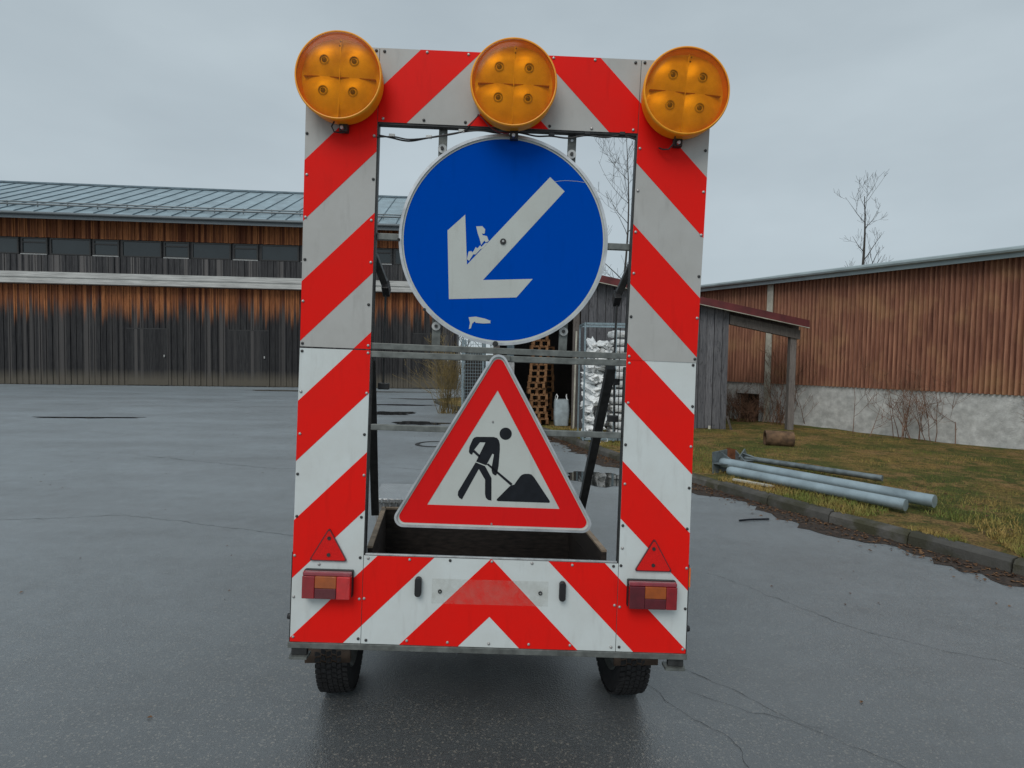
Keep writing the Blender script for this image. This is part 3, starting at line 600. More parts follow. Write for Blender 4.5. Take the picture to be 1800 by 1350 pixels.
# folding gear behind the board
for s in (-1, 1):
    a = PU(s * .573, .42, .05); b = PU(s * .530, .285, .13)
    MB().bar(a, b, .030, .034, (0, 1, .2)).build('fold_arm', 'dark_steel', TR, bevel=.003); MB().bar(PU(s * .53, .300, .10), PU(s * .53, .262, .145), .05, .032, (1, 0, 0)).build('arm_clamp', 'black_plastic', TR, bevel=.004)
    MB().tube([PU(s * .532, .275, .125), PL(s * .532, -.02, .12), PL(s * .545, -.33, .115)] if s > 0 else [PU(s * .532, .275, .125), PL(s * .53, -.02, .12), PL(s * .528, -.165, .12)], .005, 8).build('lock_rod', 'dark_steel', TR)
    for v in ((-.10, -.27) if s > 0 else (-.158,)): MB().bar(PL(s * .53 - .02, v, .118), PL(s * .53 + .03, v, .118), .03, .03).build('rod_clamp', 'black_plastic', TR, bevel=.003)
MB().bar(PL(.508, -.035, .06), (.405, 3.33, .80), .042, .036).build('strut', 'dark_steel', TR, bevel=.003)
MB().bar(PL(-.575, -.035, .06), (-.775, 3.30, .80), .042, .036).build('strut', 'dark_steel', TR, bevel=.003)
# load box of boards
LRp, LF, RRp, RF = (-.652, 2.625), (-.742, 3.33), (.446, 2.625), (.361, 3.33); zt, zb = .822, .50
def wall(p, q, th, z0, z1, name, mt, cap):
    p, q = Vector(p), Vector(q); d = (q - p).normalized(); nr = Vector((d.y, -d.x)) * th
    o = MB().hexa([(p.x, p.y, z0), (p.x + nr.x, p.y + nr.y, z0), (q.x + nr.x, q.y + nr.y, z0), (q.x, q.y, z0), (p.x, p.y, z1), (p.x + nr.x, p.y + nr.y, z1), (q.x + nr.x, q.y + nr.y, z1), (q.x, q.y, z1)]).build(name, mt, TR)
    if cap: MB().hexa([(p.x - nr.x * .02, p.y, z1 + .0005), (p.x + nr.x * 1.02, p.y + nr.y, z1 + .0005), (q.x + nr.x * 1.02, q.y + nr.y, z1 + .0005), (q.x - nr.x * .02, q.y, z1 + .0005), (p.x - nr.x * .02, p.y, z1 + .010), (p.x + nr.x * 1.02, p.y + nr.y, z1 + .010), (q.x + nr.x * 1.02, q.y + nr.y, z1 + .010), (q.x - nr.x * .02, q.y, z1 + .010)]).build('edge_strip', 'plywood', o)
for k in range(3):
    z0 = zb + k * .1073; wall(LRp, LF, .024, z0, z0 + .1063, 'box_board', 'dark_wood', k == 2); wall(RF, RRp, .024, z0, z0 + .1063, 'box_board', 'dark_wood', k == 2); wall((LF[0] + .02, LF[1]), (RF[0] - .02, RF[1]), .024, z0, z0 + .1063, 'box_board', 'dark_wood', k == 2)
MB().hexa([(LRp[0], 2.62, .47), (RRp[0], 2.62, .47), (RF[0], 3.33, .47), (LF[0], 3.33, .47), (LRp[0], 2.62, .50), (RRp[0], 2.62, .50), (RF[0], 3.33, .50), (LF[0], 3.33, .50)]).build('box_floor', 'dark_wood', TR)
# tool box of chequer plate
tb = MB().hexa([(-.79, 3.36, .5), (.30, 3.36, .5), (.26, 3.74, .5), (-.83, 3.74, .5), (-.79, 3.36, .845), (.30, 3.36, .845), (.26, 3.74, .845), (-.83, 3.74, .845)]).build('tool_box', 'chequer', TR, bevel=.006)
MB().hexa([(-.80, 3.345, .846), (.31, 3.345, .846), (.27, 3.75, .846), (-.84, 3.75, .846), (-.80, 3.345, .875), (.31, 3.345, .875), (.27, 3.75, .875), (-.84, 3.75, .875)]).build('lid', 'chequer', tb, bevel=.006)
# chassis
for x in (-.45, .22): MB().bar((x, 2.66, .42), (x - .09, 3.4, .42), .06, .09).build('chassis_beam', 'dark_steel', TR)
MB().hexa([(-.70, 2.665, .385), (.47, 2.665, .385), (.36, 3.95, .385), (-.83, 3.95, .385), (-.70, 2.665, .40), (.47, 2.665, .40), (.36, 3.95, .40), (-.83, 3.95, .40)]).build('added_floor_pan', 'dark_steel', TR)  # plate added, with the beams after it, to block light beneath the trailer
MB().bar((-.86, 2.69, .40), (.60, 2.69, .40), .05, .09).build('chassis_beam', 'dark_steel', TR); MB().bar((-.80, 3.93, .37), (.34, 3.93, .37), .06, .12).build('chassis_beam', 'dark_steel', TR)
for x in (-.70, .42): MB().bar((x, 2.72, .355), (x - .10, 3.9, .355), .05, .055).build('chassis_beam', 'dark_steel', TR)
MB().bar((-.78, 2.94, .30), (.50, 2.97, .30), .06, .06).build('axle', 'dark_steel', TR)
MB().bar((-.17, 3.3, .42), (-.34, 4.75, .42), .08, .08).build('drawbar', 'dark_steel', TR); MB().bar((-.34, 4.75, .43), (-.37, 4.95, .45), .07, .09).build('coupling', 'galv', TR)
MB().tube([(-.24, 4.45, .06), (-.24, 4.45, .75)], .025, 10).build('jockey_tube', 'galv', TR); MB().lathe([(.03, -.03), (.10, -.03), (.10, .03), (.03, .03)], 20, lambda x, y, h: (-.24 + h, 4.45 + x, .10 + y), close=True).build('jockey_wheel', 'rubber', TR)
WR = .285
def wheel(cx, cy, yaw):
    c_, s_ = math.cos(yaw), math.sin(yaw)
    Fw = lambda x, y, h: (cx + h * c_ - x * s_, cy + h * s_ + x * c_, WR - .003 + y)
    hw = .073
    pr = [(.165, -hw * .72), (.19, -hw * .86), (.235, -hw * 1.06), (.262, -hw * 1.02), (.274, -hw * .88), (.2795, -hw * .55), (.281, 0), (.2795, hw * .55), (.274, hw * .88), (.262, hw * 1.02), (.235, hw * 1.06), (.19, hw * .86), (.165, hw * .72)]
    tm = MB().lathe(pr, 72, Fw)
    for i in range(58):
        for k, (h0, h1) in enumerate(((-.074, -.048), (-.044, -.024), (-.020, .001), (.005, .025), (.029, .047), (.051, .074))):
            a0 = 2 * math.pi * (i + (.5 if k % 2 else 0)) / 58; a1 = a0 + 2 * math.pi / 58 * .68; rr = .2855 - (.004 if k in (0, 5) else 0); sk = .02 * (1 if k % 2 else -1)
            vs = [(r * math.cos(a + (sk if h == h1 else 0)), r * math.sin(a + (sk if h == h1 else 0)), h) for r in (.272, rr) for a, h in ((a0, h0), (a1, h0), (a1, h1), (a0, h1))]
            tm.add(vs, [(0, 3, 2, 1), (4, 5, 6, 7), (0, 1, 5, 4), (1, 2, 6, 5), (2, 3, 7, 6), (3, 0, 4, 7)], Fw)
    w = MB().lathe([(.0001, -.02), (.06, -.02), (.075, -.045), (.15, -.04), (.168, -.062), (.172, -.06), (.172, .06), (.168, .062), (.15, .04), (.075, .02), (.0001, .02)], 40, Fw).build('wheel', 'galv', TR, smooth=40)
    tm.build('tyre', 'rubber', w, smooth=30)
wheel(-.855, 2.945, R(5)); wheel(.578, 2.965, R(6))
def mudguard(cx, cy, yaw):
    c_, s_ = math.cos(yaw), math.sin(yaw); mb = MB(); n = 22; hw = .105
    pts = [(-.302, -.055), (-.302, .0)] + [(-.302 * math.cos(a), .302 * math.sin(a)) for a in [R(x) for x in range(6, 170, 8)]]
    for y, z in pts:
        for h, dz in ((-hw, -.03), (-hw, 0), (hw, 0), (hw, -.03)):
            k = 1 + (dz / .302 if dz else 0); yy, zz = y * k, z * k if z > 0 else z
            mb.v.append((cx + h * c_ - yy * s_, cy + h * s_ + yy * c_, WR + .03 + zz))
    for i in range(len(pts) - 1):
        for j in range(3): mb.f.append((i * 4 + j, i * 4 + j + 1, i * 4 + j + 5, i * 4 + j + 4))
    o = mb.build('mudguard', 'mudguard', TR, smooth=40); m = o.modifiers.new('solid', 'SOLIDIFY'); m.thickness = .004
mudguard(-.862, 2.965, R(3)); mudguard(.592, 2.985, R(3))

# ================================================================== THE BARN
BA = math.atan2(.08434, .99644)
BN = thing('barn', 'long barn with blackened board walls, ribbon windows and blue-grey metal roof', 'barn', (-13.87, 30.51, 0), BA)
S0, S1 = -34, 10.9
def boards(x0, x1, z0, z1, y, mt, name, relief=.02, wd=.145):
    mb = MB(); n = int((x1 - x0) / wd)
    for i in range(n + 1):
        a = x0 + i * wd; b = min(a + wd - .012, x1)
        if b - a < .02: continue
        d = random.uniform(0, relief) + (.03 if i % 2 else 0); mb.box(a, b, y - .02 - d, y + .02, z0 + random.uniform(0, .015), z1)
    o = mb.build(name, mt, BN, recalc=False); tag(o, kind='stuff'); return o
MB().box(S0, S1, .03, 13, 0, 5.3).build('wall', 'barn_mid', BN); MB().box(S0, S1, .03, 13, 5.3, 8.6).build('upper_wall', 'barn_mid', BN)
boards(S0, S1, .02, 5.1, 0, 'barn_lo', 'cladding')
boards(S0, S1, 5.7, 6.55, -.25, 'barn_mid', 'parapet_boards'); boards(S0, S1, 7.45, 8.5, -.02, 'barn_up', 'upper_cladding')
MB().box(S0, S1, -.24, .02, 5.705, 5.715).build('parapet_floor', 'barn_mid', BN)
MB().box(S0, S1 + .05, -.42, .0, 5.42, 5.69).build('beam', 'fascia_white', BN); MB().box(S0, S1 + .05, -.48, .0, 5.12, 5.28).build('beam', 'fascia_white', BN); MB().box(S0, S1 + .05, -.38, .0, 5.281, 5.419).build('beam_web', 'fascia_white', BN)
x = S0 + .25; k = 0
while x < S1 - 2:
    for wdt, top, sill in ((1.95, 7.43, False), (1.25, 7.43, True)):
        w = MB(); y0 = -.06; z0 = 6.6 if not sill else 6.62
        w.box(x, x + wdt, y0, .02, top - .06, top).box(x, x + wdt, y0, .02, z0, z0 + .06).box(x, x + .07, y0, .02, z0 + .06, top - .06).box(x + wdt - .07, x + wdt, y0, .02, z0 + .06, top - .06)
        if sill: w.box(x + .07, x + wdt - .07, y0, .02, top - .26, top - .20)
        wo = w.build('window', 'win_frame', BN)
        MB().box(x + .071, x + wdt - .071, -.02, -.01, z0 + .061, top - .061).build('pane', 'glass', wo)
        if sill: MB().box(x, x + wdt, -.12, -.061, z0 - .06, z0 + .0).build('sill', 'win_sill', wo)
        x += wdt + .12
    x += .0
# doors in the ground floor
for dx in (-6.0, .0 - .98, 8.6):
    d = MB(); d.box(dx, dx + 2.0, -.065, -.045, .05, 2.93); do = d.build('door', 'barn_lo', BN); MB().box(dx - .04, dx + 2.04, -.07, -.04, 2.935, 2.98).build('door_head', 'win_frame', do); MB().tube([(dx + 1.83, -.10, 1.50), (dx + 1.83, -.10, 1.62)], .035, 8).build('handle', 'fascia_white', do)
# roof: eave forward of the wall, ridge far behind
ey, ez, ry, rz = -1.0, 8.42, 7.2, 11.95
sl = (rz - ez) / (ry - ey)
rf = MB().hexa([(S0, ey, ez), (S1 + .9, ey, ez), (S1 + .9, ry, rz), (S0, ry, rz), (S0, ey, ez + .10), (S1 + .9, ey, ez + .10), (S1 + .9, ry, rz + .10), (S0, ry, rz + .10)]).build('roof', 'roof_metal', BN)
MB().hexa([(S0, ry + .01, rz), (S1 + .9, ry + .01, rz), (S1 + .9, 15, 8.4), (S0, 15, 8.4), (S0, ry + .01, rz + .1), (S1 + .9, ry + .01, rz + .1), (S1 + .9, 15, 8.5), (S0, 15, 8.5)]).build('roof_back', 'roof_metal', BN)
sm = MB(); n = 0
sm.hexa([(0, ey, ez + .102), (.03, ey, ez + .102), (.03, ry, rz + .102), (0, ry, rz + .102), (0, ey, ez + .15), (.03, ey, ez + .15), (.03, ry, rz + .15), (0, ry, rz + .15)]); sme = sm.mesh('seam', 'seam')
x = S0 + .3
while x < S1 + .8: inst(sme, 'seam', rf, (x, 0, 0)); x += .92
MB().box(S0, S1 + .9, ry - .12, ry + .12, rz + .09, rz + .19).build('ridge_cap', 'seam', rf)
gy = .15; gz = ez + .1 + sl * (gy - ey)
MB().tube([(S0, gy, gz + .12), (S1 + .8, gy, gz + .12)], .05, 8).build('snow_guard', 'gutter', rf); MB().tube([(S0, gy, gz + .24), (S1 + .8, gy, gz + .24)], .035, 8).build('snow_guard', 'gutter', rf)
gb = MB().box(-.02, .02, gy - .03, gy + .03, gz, gz + .28).mesh('guard_bracket', 'gutter'); x = S0 + .6
while x < S1 + .7: inst(gb, 'guard_bracket', rf, (x, 0, 0)); x += 1.44
MB().tube([(S0, ey - .06, ez + .02), (S1 + .9, ey - .06, ez + .02)], .075, 10).build('gutter', 'gutter', BN); MB().box(S0, S1 + .85, ey + .02, ey + .06, ez - .22, ez - .005).build('fascia_board', 'gutter', BN)
rm = MB().hexa([(0, -.95, ez - .20), (.12, -.95, ez - .20), (.12, .1, ez + .20), (0, .1, ez + .20), (0, -.95, ez - .03), (.12, -.95, ez - .03), (.12, .1, ez + .42), (0, .1, ez + .42)]).mesh('rafter_end', 'barn_up')

# ================================================================== THE SHED
SH = thing('board_shed', 'weathered grey board shed with dark red sloping roof edge and open bay', 'shed', (0, 13.4, 0), world=True)
fz = lambda X: 3.60 - .199 * (X - 2.01)          # top of the roof edge, falling to the right
XL, XR, XE = -.45, 4.97, 6.7
mb = MB(); mb.hexa([(XL - .3, 13.16, fz(XL - .3) - .16), (XE, 13.16, fz(XE) - .16), (XE, 13.20, fz(XE) - .16), (XL - .3, 13.20, fz(XL - .3) - .16), (XL - .3, 13.16, fz(XL - .3) + .005), (XE, 13.16, fz(XE) + .005), (XE, 13.20, fz(XE) + .005), (XL - .3, 13.20, fz(XL - .3) + .005)])
fa = mb.build('roof_fascia', 'red_roof', SH)
MB().hexa([(XL - .3, 13.14, fz(XL - .3) - .175), (XE, 13.14, fz(XE) - .175), (XE, 13.21, fz(XE) - .175), (XL - .3, 13.21, fz(XL - .3) - .175), (XL - .3, 13.14, fz(XL - .3) - .161), (XE, 13.14, fz(XE) - .161), (XE, 13.21, fz(XE) - .161), (XL - .3, 13.21, fz(XL - .3) - .161)]).build('drip_edge', 'cream', fa)
def slab(x0, x1, y0, y1, t0, t1): return MB().hexa([(x0, y0, fz(x0) + t0), (x1, y0, fz(x1) + t0), (x1, y1, fz(x1) + t0), (x0, y1, fz(x0) + t0), (x0, y0, fz(x0) + t1), (x1, y0, fz(x1) + t1), (x1, y1, fz(x1) + t1), (x0, y1, fz(x0) + t1)])
slab(XL - .3, 5.2, 13.205, 17.0, -.05, -.0).build('roof', 'red_roof', SH); slab(5.205, XE, 13.205, 14.1, -.05, -.0).build('roof', 'red_roof', SH)
x = 1.56
while x < XR - .03:
    wd = random.uniform(.15, .215); x1 = min(x + wd, XR); d = random.uniform(0, .03); zb_ = .14 + random.uniform(-.03, .05) + (0 if x < 4.75 else -.06)
    mb = MB(); mb.hexa([(x + .007, 13.40 - d, zb_), (x1 - .007, 13.40 - d, zb_), (x1 - .007, 13.43, zb_), (x + .007, 13.43, zb_), (x + .007, 13.40 - d, fz(x) - .06), (x1 - .007, 13.40 - d, fz(x1) - .06), (x1 - .007, 13.43, fz(x1) - .06), (x + .007, 13.43, fz(x) - .06)]); mb.build('board', 'board', SH); x = x1
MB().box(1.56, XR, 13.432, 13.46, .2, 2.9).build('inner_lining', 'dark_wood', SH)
for x, w in ((XL, .15), (1.40, .14), (XR - .14, .13)): MB().box(x, x + w, 13.47, 13.61, .02, fz(x + w) - .06).build('post', 'beam', SH)
MB().box(XE - .3, XE - .16, 13.40, 13.54, .05, fz(XE - .16) - .30).build('post', 'beam', SH)
MB().hexa([(XR + .01, 13.36, fz(XR) - .44), (XE - .1, 13.36, fz(XE - .1) - .44), (XE - .1, 13.50, fz(XE - .1) - .44), (XR + .01, 13.50, fz(XR) - .44), (XR + .01, 13.36, fz(XR) - .23), (XE - .1, 13.36, fz(XE - .1) - .23), (XE - .1, 13.50, fz(XE - .1) - .23), (XR + .01, 13.50, fz(XR) - .23)]).build('beam', 'beam', SH)
for y in (13.6, 13.95): slab(XR + .0, XE - .02, y, y + .08, -.2, -.052).build('purlin', 'beam', SH)
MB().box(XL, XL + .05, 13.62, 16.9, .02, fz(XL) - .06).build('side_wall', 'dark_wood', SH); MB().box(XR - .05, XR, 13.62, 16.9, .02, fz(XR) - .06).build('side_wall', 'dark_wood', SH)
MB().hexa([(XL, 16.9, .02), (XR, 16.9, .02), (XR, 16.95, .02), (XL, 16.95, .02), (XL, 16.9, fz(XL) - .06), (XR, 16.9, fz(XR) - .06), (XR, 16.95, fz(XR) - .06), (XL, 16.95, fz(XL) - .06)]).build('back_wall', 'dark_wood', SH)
for i, x in enumerate((3.4, 4.55, 3.05)): MB().bar((x, 13.34 - .04 * i, .06), (x + .03, 13.36, .22), .05, .03).build('footing_stake', 'cream', SH)
o = MB().bar((5.06, 13.25, .1), (4.97, 13.34, .46), .06, .03).build('leaning_plank', 'beam'); tag(o, 'short plank leaning against the right corner of the grey shed', 'plank')
o = MB().tube([(1.43, 13.30, .1), (1.46, 13.32, 2.35)], .022, 8).build('pale_pole', 'cream'); tag(o, 'thin pale pole standing beside the shed opening', 'pole')

# ---- pallets in the open bay
def pallet_meshes():
    d = {}
    d['top'] = MB().box(-.3, .3, -.045, .045, -.011, .011).mesh('deck_board', 'pallet'); d['cross'] = MB().box(-.05, .05, -.21, .21, -.009, .009).mesh('stringer', 'pallet'); d['block'] = MB().box(-.045, .045, -.03, .03, -.039, .039).mesh('block', 'pallet'); return d
PM = pallet_meshes()
def pallet(loc, rz, label):
    t = thing('wooden_pallet', label, 'pallet', loc, rz, 'pallets stacked in the shed')
    for y in (-.165, -.055, .055, .165): inst(PM['top'], 'deck_board', t, (y, 0, .133), (0, 0, R(90)), (.7, 1, 1))
    for y in (-.18, 0, .18):
        inst(PM['top'], 'base_board', t, (y, 0, .011), (0, 0, R(90)), (.7, .8, 1))
        for z in (-.17, .17): inst(PM['block'], 'block', t, (y, z, .0615), (0, 0, R(90)))
    for z in (-.17, 0, .17): inst(PM['cross'], 'cross_board', t, (0, z, .111), (0, 0, R(90)), (.9, 1, 1))
    return t
np_ = 15; ORD = 'lowest second third fourth fifth sixth seventh eighth ninth tenth eleventh twelfth thirteenth fourteenth topmost'.split()
for i in range(np_):
    lab = (ORD[i] + ' wooden pallet from the bottom of the front stack in the shed')
    pallet((.66 + random.uniform(-.03, .03) - (.05 if 4 < i < 9 else 0), 14.15 + random.uniform(-.03, .03), .14 + i * .145), R(random.uniform(-5, 5)), lab)
for i in range(13):
    pallet((.86 + random.uniform(-.03, .03), 15.1 + random.uniform(-.03, .03), .14 + i * .145), R(random.uniform(-5, 5)), ORD[i] + ' wooden pallet from the bottom of the rear stack in the shed')
t = thing('bulk_bag', 'grey white bulk bag with lifting loops beside the pallets', 'bag', (1.2, 13.95, .12))
bm_ = MB()
for iz in range(9):
    z = iz / 8 * .62; q = .165 + .02 * math.sin(iz / 8 * 3.14)
    for j in range(20):
        a = 2 * math.pi * j / 20; sx = abs(math.cos(a)) ** .35 * (1 if math.cos(a) > 0 else -1); sy = abs(math.sin(a)) ** .35 * (1 if math.sin(a) > 0 else -1); e = 1 + .08 * noise.noise(Vector((a * 2, z * 6, 1))); bm_.v.append((q * sx * e, q * sy * e, z))
for iz in range(8):
    for j in range(20): bm_.f.append((iz * 20 + j, iz * 20 + (j + 1) % 20, iz * 20 + 20 + (j + 1) % 20, iz * 20 + 20 + j))
bm_.f.append(tuple(range(160, 180))); bm_.build('body', 'bin', t, smooth=60)
for sx in (-1, 1): MB().tube([(sx * .13, -.13, .6), (sx * .10, -.10, .70), (sx * .12, .0, .74), (sx * .14, .10, .68), (sx * .13, .13, .6)], .012, 6).build('loop', 'sack', t)

# ---- steel stillage with white sacks
SX0, SX1, SY0, SY1, SZ = 1.40, 2.55, 11.25, 12.15, .13
t = thing('steel_stillage', 'tall grey steel post stillage holding white sacks before the shed', 'stillage', (1.95, 11.7, 0), world=True)
for x in (SX0 + .0, SX1):
    for y in (SY0, SY1): MB().box(x - .016, x + .016, y - .016, y + .016, SZ, 2.42).build('post', 'mesh_wire', t)
MB().box(1.965, 2.005, SY0 - .055, SY0 - .026, SZ, 2.42).build('post', 'mesh_wire', t); MB().box(2.06, 2.075, SY0 - .05, SY0 - .035, SZ, 2.3).build('lashing_strap', 'black_plastic', t)
for z in (.16, 2.40):
    for y in (SY0, SY1): MB().box(SX0 + .026, SX1 - .026, y - .02, y + .02, z - .02, z + .02).build('rail', 'mesh_wire', t)
    for x in (SX0, SX1): MB().box(x - .02, x + .02, SY0 + .026, SY1 - .026, z - .02, z + .02).build('rail', 'mesh_wire', t)
def sack_mesh(seed, sx, sy, sz, crump):
    mb = MB(); nu, nv = 18, 10
    for i in range(nv + 1):
        ph = math.pi * (i / nv - .5)
        for j in range(nu):
            th = 2 * math.pi * j / nu; f_ = lambda c, e: math.copysign(abs(c) ** e, c)
            x, y, z = f_(math.cos(ph), .45) * f_(math.cos(th), .4), f_(math.cos(ph), .45) * f_(math.sin(th), .4), f_(math.sin(ph), .6)
            n_ = noise.noise(Vector((x * 2.2, y * 2.2, z * 2 + seed))) * crump + noise.noise(Vector((x * 5, y * 5, z * 4 + seed))) * crump * .5
            mb.v.append((x * sx * (1 + n_ * .5), y * sy * (1 + n_ * .5), z * sz * (1 + n_)))
    for i in range(nv):
        for j in range(nu): mb.f.append((i * nu + j, i * nu + (j + 1) % nu, (i + 1) * nu + (j + 1) % nu, (i + 1) * nu + j))
    return mb.mesh('white_sack', 'sack', smooth=50)
flat = [sack_mesh(s, .28, .36, .072, .22) for s in range(3)]; crum = [sack_mesh(10 + s, .085, .30, .062, .9) for s in range(5)]
z = SZ + .13; i = 0
while z < 2.22:
    o = inst(flat[i % 3], 'white_sack', None, (2.22 + random.uniform(-.02, .02), 11.66, z), (0, random.uniform(-.04, .04), random.uniform(-.04, .04)), (1, 1, random.uniform(.9, 1.05))); tag(o, ORD[i] + ' flat white sack from the bottom of the stillage stack', 'sack', 'flat white sacks in the stillage')
    z += .163; i += 1
z = SZ + .10; i = 0
while z < 2.14:
    for sx, side in ((1.56, 'left'), (1.75, 'right')):
        o = inst(crum[random.randrange(5)], 'crumpled_sack', None, (sx + random.uniform(-.025, .025) + (.06 if z > 1.6 else 0), 11.56 + random.uniform(-.05, .05), z + random.uniform(-.025, .025)), (random.uniform(-.3, .3), random.uniform(-.6, .6), random.uniform(-.3, .3)), (random.uniform(.85, 1.2), 1, random.uniform(.9, 1.25)))
        tag(o, ORD[i] + ' crumpled sack end from the bottom, ' + side + ' column of the stillage', 'sack', 'crumpled white sacks in the stillage')
    z += .148; i += 1
# ---- mesh cage and reeds beyond, left of the shed
t = thing('mesh_cage', 'blue-grey wire mesh cage box standing between barn and shed', 'mesh cage', (-1.5, 17.5, 0), world=True)
cx0, cx1, cy0, cy1 = -1.45, -.85, 17.0, 17.9
for x in (cx0, cx1):
    for y in (cy0, cy1): MB().box(x - .03, x + .03, y - .03, y + .03, .1, 2.25).build('post', 'mesh_wire', t)
wm = MB()
for k in range(22): wm.box(cx0, cx1, cy0 - .006, cy0 + .006, .2 + k * .095, .212 + k * .095)
for k in range(9): wm.box(cx0 + k * .075 - .005, cx0 + k * .075 + .005, cy0 - .012, cy0 - .006, .15, 2.22)
tag(wm.build('wire_panel', 'mesh_wire', t), kind='stuff'); MB().box(cx0 + .05, cx1 - .05, cy0 + .1, cy1 - .05, .2, 1.9).build('filling', 'dark_wood', t)
t = thing('white_rack', 'pale grey metal rack upright beside the shed opening', 'rack', (-.05, 14.6, .1))
MB().box(-.09, .09, 0, .05, 0, 2.3).build('upright', 'mesh_wire', t); MB().box(-.10, .10, -.01, .0, 1.2, 1.6).build('panel', 'sack', t); MB().box(-.1, .1, -.01, 0, .55, .72).build('panel', 'sack', t)

# ================================================================== BROWN CORRUGATED BUILDING
CA = math.atan2(-.842, .539)
CB = thing('corrugated_building', 'brown corrugated building with grey roof edge and whitewashed base behind the shed', 'building', (5.53, 17.0, 0), CA)
X0, X1 = -1.2, 17.0; ZB, ZE = 1.19, 3.78
mb = MB(); n = int((X1 - X0) / .0095); pts = []
k = 0
xx = X0
while xx < X1:
    pts.append((xx, -.034 * math.cos((xx / .092) * 2 * math.pi))); xx += .092 / 6
for x, y in pts: mb.v += [(x, y, ZB - .03), (x, y, ZE)]
mb.f = [(2 * i, 2 * i + 2, 2 * i + 3, 2 * i + 1) for i in range(len(pts) - 1)]
mb.build('corrugated_wall', 'corr', CB, smooth=80, recalc=False)
MB().box(X0, X1, .05, 6, ZB, ZE).build('inner_wall', 'corr', CB)
ox0, ox1 = 1.18, 1.90
bw = MB(); bw.box(X0, ox0, .03, .3, 0, ZB - .031).box(ox1, X1, .03, .3, 0, ZB - .031).box(ox0, ox1, .03, .3, .86, ZB - .031); bw.build('base_wall', 'plaster', CB)
MB().box(ox0, ox1, .28, .32, 0, .86).build('opening_board', 'dark_wood', CB)
MB().hexa([(X0 - .3, -.2, ZE + .00), (X1, -.2, ZE + .00), (X1, 6, ZE + 1.1), (X0 - .3, 6, ZE + 1.1), (X0 - .3, -.2, ZE + .05), (X1, -.2, ZE + .05), (X1, 6, ZE + 1.15), (X0 - .3, 6, ZE + 1.15)]).build('roof', 'roof_edge', CB)
MB().box(X0 - .3, X1, -.25, -.201, ZE - .07, ZE + .09).build('roof_fascia', 'roof_edge', CB); MB().tube([(X0 - .3, -.31, ZE + .06), (X1, -.31, ZE + .06)], .05, 8).build('gutter', 'roof_edge', CB)
for x in (2.10, 7.8, 13.4): MB().box(x, x + .16, -.066, -.036, 0.1, ZE).build('trim_board', 'cream', CB)

# ================================================================== VEGETATION
def branchy(mb, p, d, L_, r, depth, rng, spread=.6, up=.25, kids=(3, 5), n=5, minr=.002):
    m = 5; P = [Vector(p)]; rs = [r]; dd = Vector(d).normalized()
    for i in range(m):
        dd = (dd + Vector((rng.uniform(-1, 1), rng.uniform(-1, 1), rng.uniform(-.5, 1) * .6)) * .16 + Vector((0, 0, up * .3))).normalized(); P.append(P[-1] + dd * L_ / m); rs.append(max(minr, r * (1 - .75 * (i + 1) / m)))
    mb.tube(P, rs, n if r > .01 else 3, cap=False)
    if depth <= 0: return
    for _ in range(rng.randint(*kids)):
        k = rng.uniform(.25, .98); i = min(m - 1, int(k * m)); q = P[i].lerp(P[i + 1], k * m - i); t_ = (P[i + 1] - P[i]).normalized()
        s_ = Vector((rng.uniform(-1, 1), rng.uniform(-1, 1), rng.uniform(-.3, .6))); s_ = (s_ - t_ * s_.dot(t_)).normalized()
        branchy(mb, q, t_ * (1 - spread * .5) + s_ * spread, L_ * rng.uniform(.4, .7) * (1.15 - k * .5), max(minr, rs[i] * .55), depth - 1, rng, spread, up, kids, n, minr)
def tree(loc, h, r, seed, label, lean=(0, 0)):
    rng = random.Random(seed); t = thing('bare_tree', label, 'tree', loc); P = []; rs = []
    for i in range(12):
        k = i / 11; P.append(Vector((lean[0] * k * h + .12 * math.sin(k * 7 + seed), lean[1] * k * h + .1 * math.cos(k * 5 + seed), h * k))); rs.append(max(.008, r * (1 - .9 * k)))
    MB().tube(P, rs, 9).build('trunk', 'bark', t, smooth=60)
    mb = MB()
    for i in range(22):
        k = rng.uniform(.28, .98); j = min(10, int(k * 11)); q = P[j].lerp(P[j + 1], k * 11 - j); a = rng.uniform(0, 6.28)
        branchy(mb, q, (math.cos(a), math.sin(a), .75), h * (.34 - .22 * k) * rng.uniform(.7, 1.2), rs[j] * .42, 2, rng, .7, .35, (3, 4), 5, .005)
    mb.build('crown', 'bark', t, recalc=False)
tree((4.30, 22.5, 0), 10.6, .075, 3, 'slender bare tree rising behind the red-edged shed roof', (-.005, 0))
tree((15.4, 25.5, 0), 9.0, .14, 8, 'bare tree behind the brown corrugated building', (-.03, 0))
def shrub(loc, h, nst, seed, label, mat='twig', spread=.5, group=None):
    rng = random.Random(seed); t = thing('bare_shrub', label, 'shrub', loc, group=group); st = MB(); tw = MB()
    for i in range(nst):
        a = rng.uniform(0, 6.28); b = (rng.gauss(0, spread * .5), rng.gauss(0, spread * .3), -.05)
        d = (math.cos(a) * .35, math.sin(a) * .35, 1)
        (branchy)(tw if i % 3 else st, b, d, h * rng.uniform(.5, 1.05), .010, 2, rng, .8, .25, (3, 5), 4, .0028)
    st.build('stems', mat, t, recalc=False); tw.build('twigs', mat, t, recalc=False)
shrub((6.38, 15.1, .1), .75, 55, 1, 'tangled bare shrub before the whitewashed opening', spread=.75); shrub((6.85, 14.55, .1), 1.9, 20, 2, 'taller bare climbing shrub beside the cream trim board', spread=.6)
shrub((8.6, 12.1, .1), 1.5, 24, 3, 'bare brown shrub along the building base near the right edge', spread=.9); shrub((5.95, 15.6, .1), 1.2, 14, 4, 'bare shrub behind the right corner of the grey shed', spread=.5)
shrub((10.2, 10.0, .1), 1.3, 22, 6, 'low bare shrub at the far right by the building base', spread=.8)
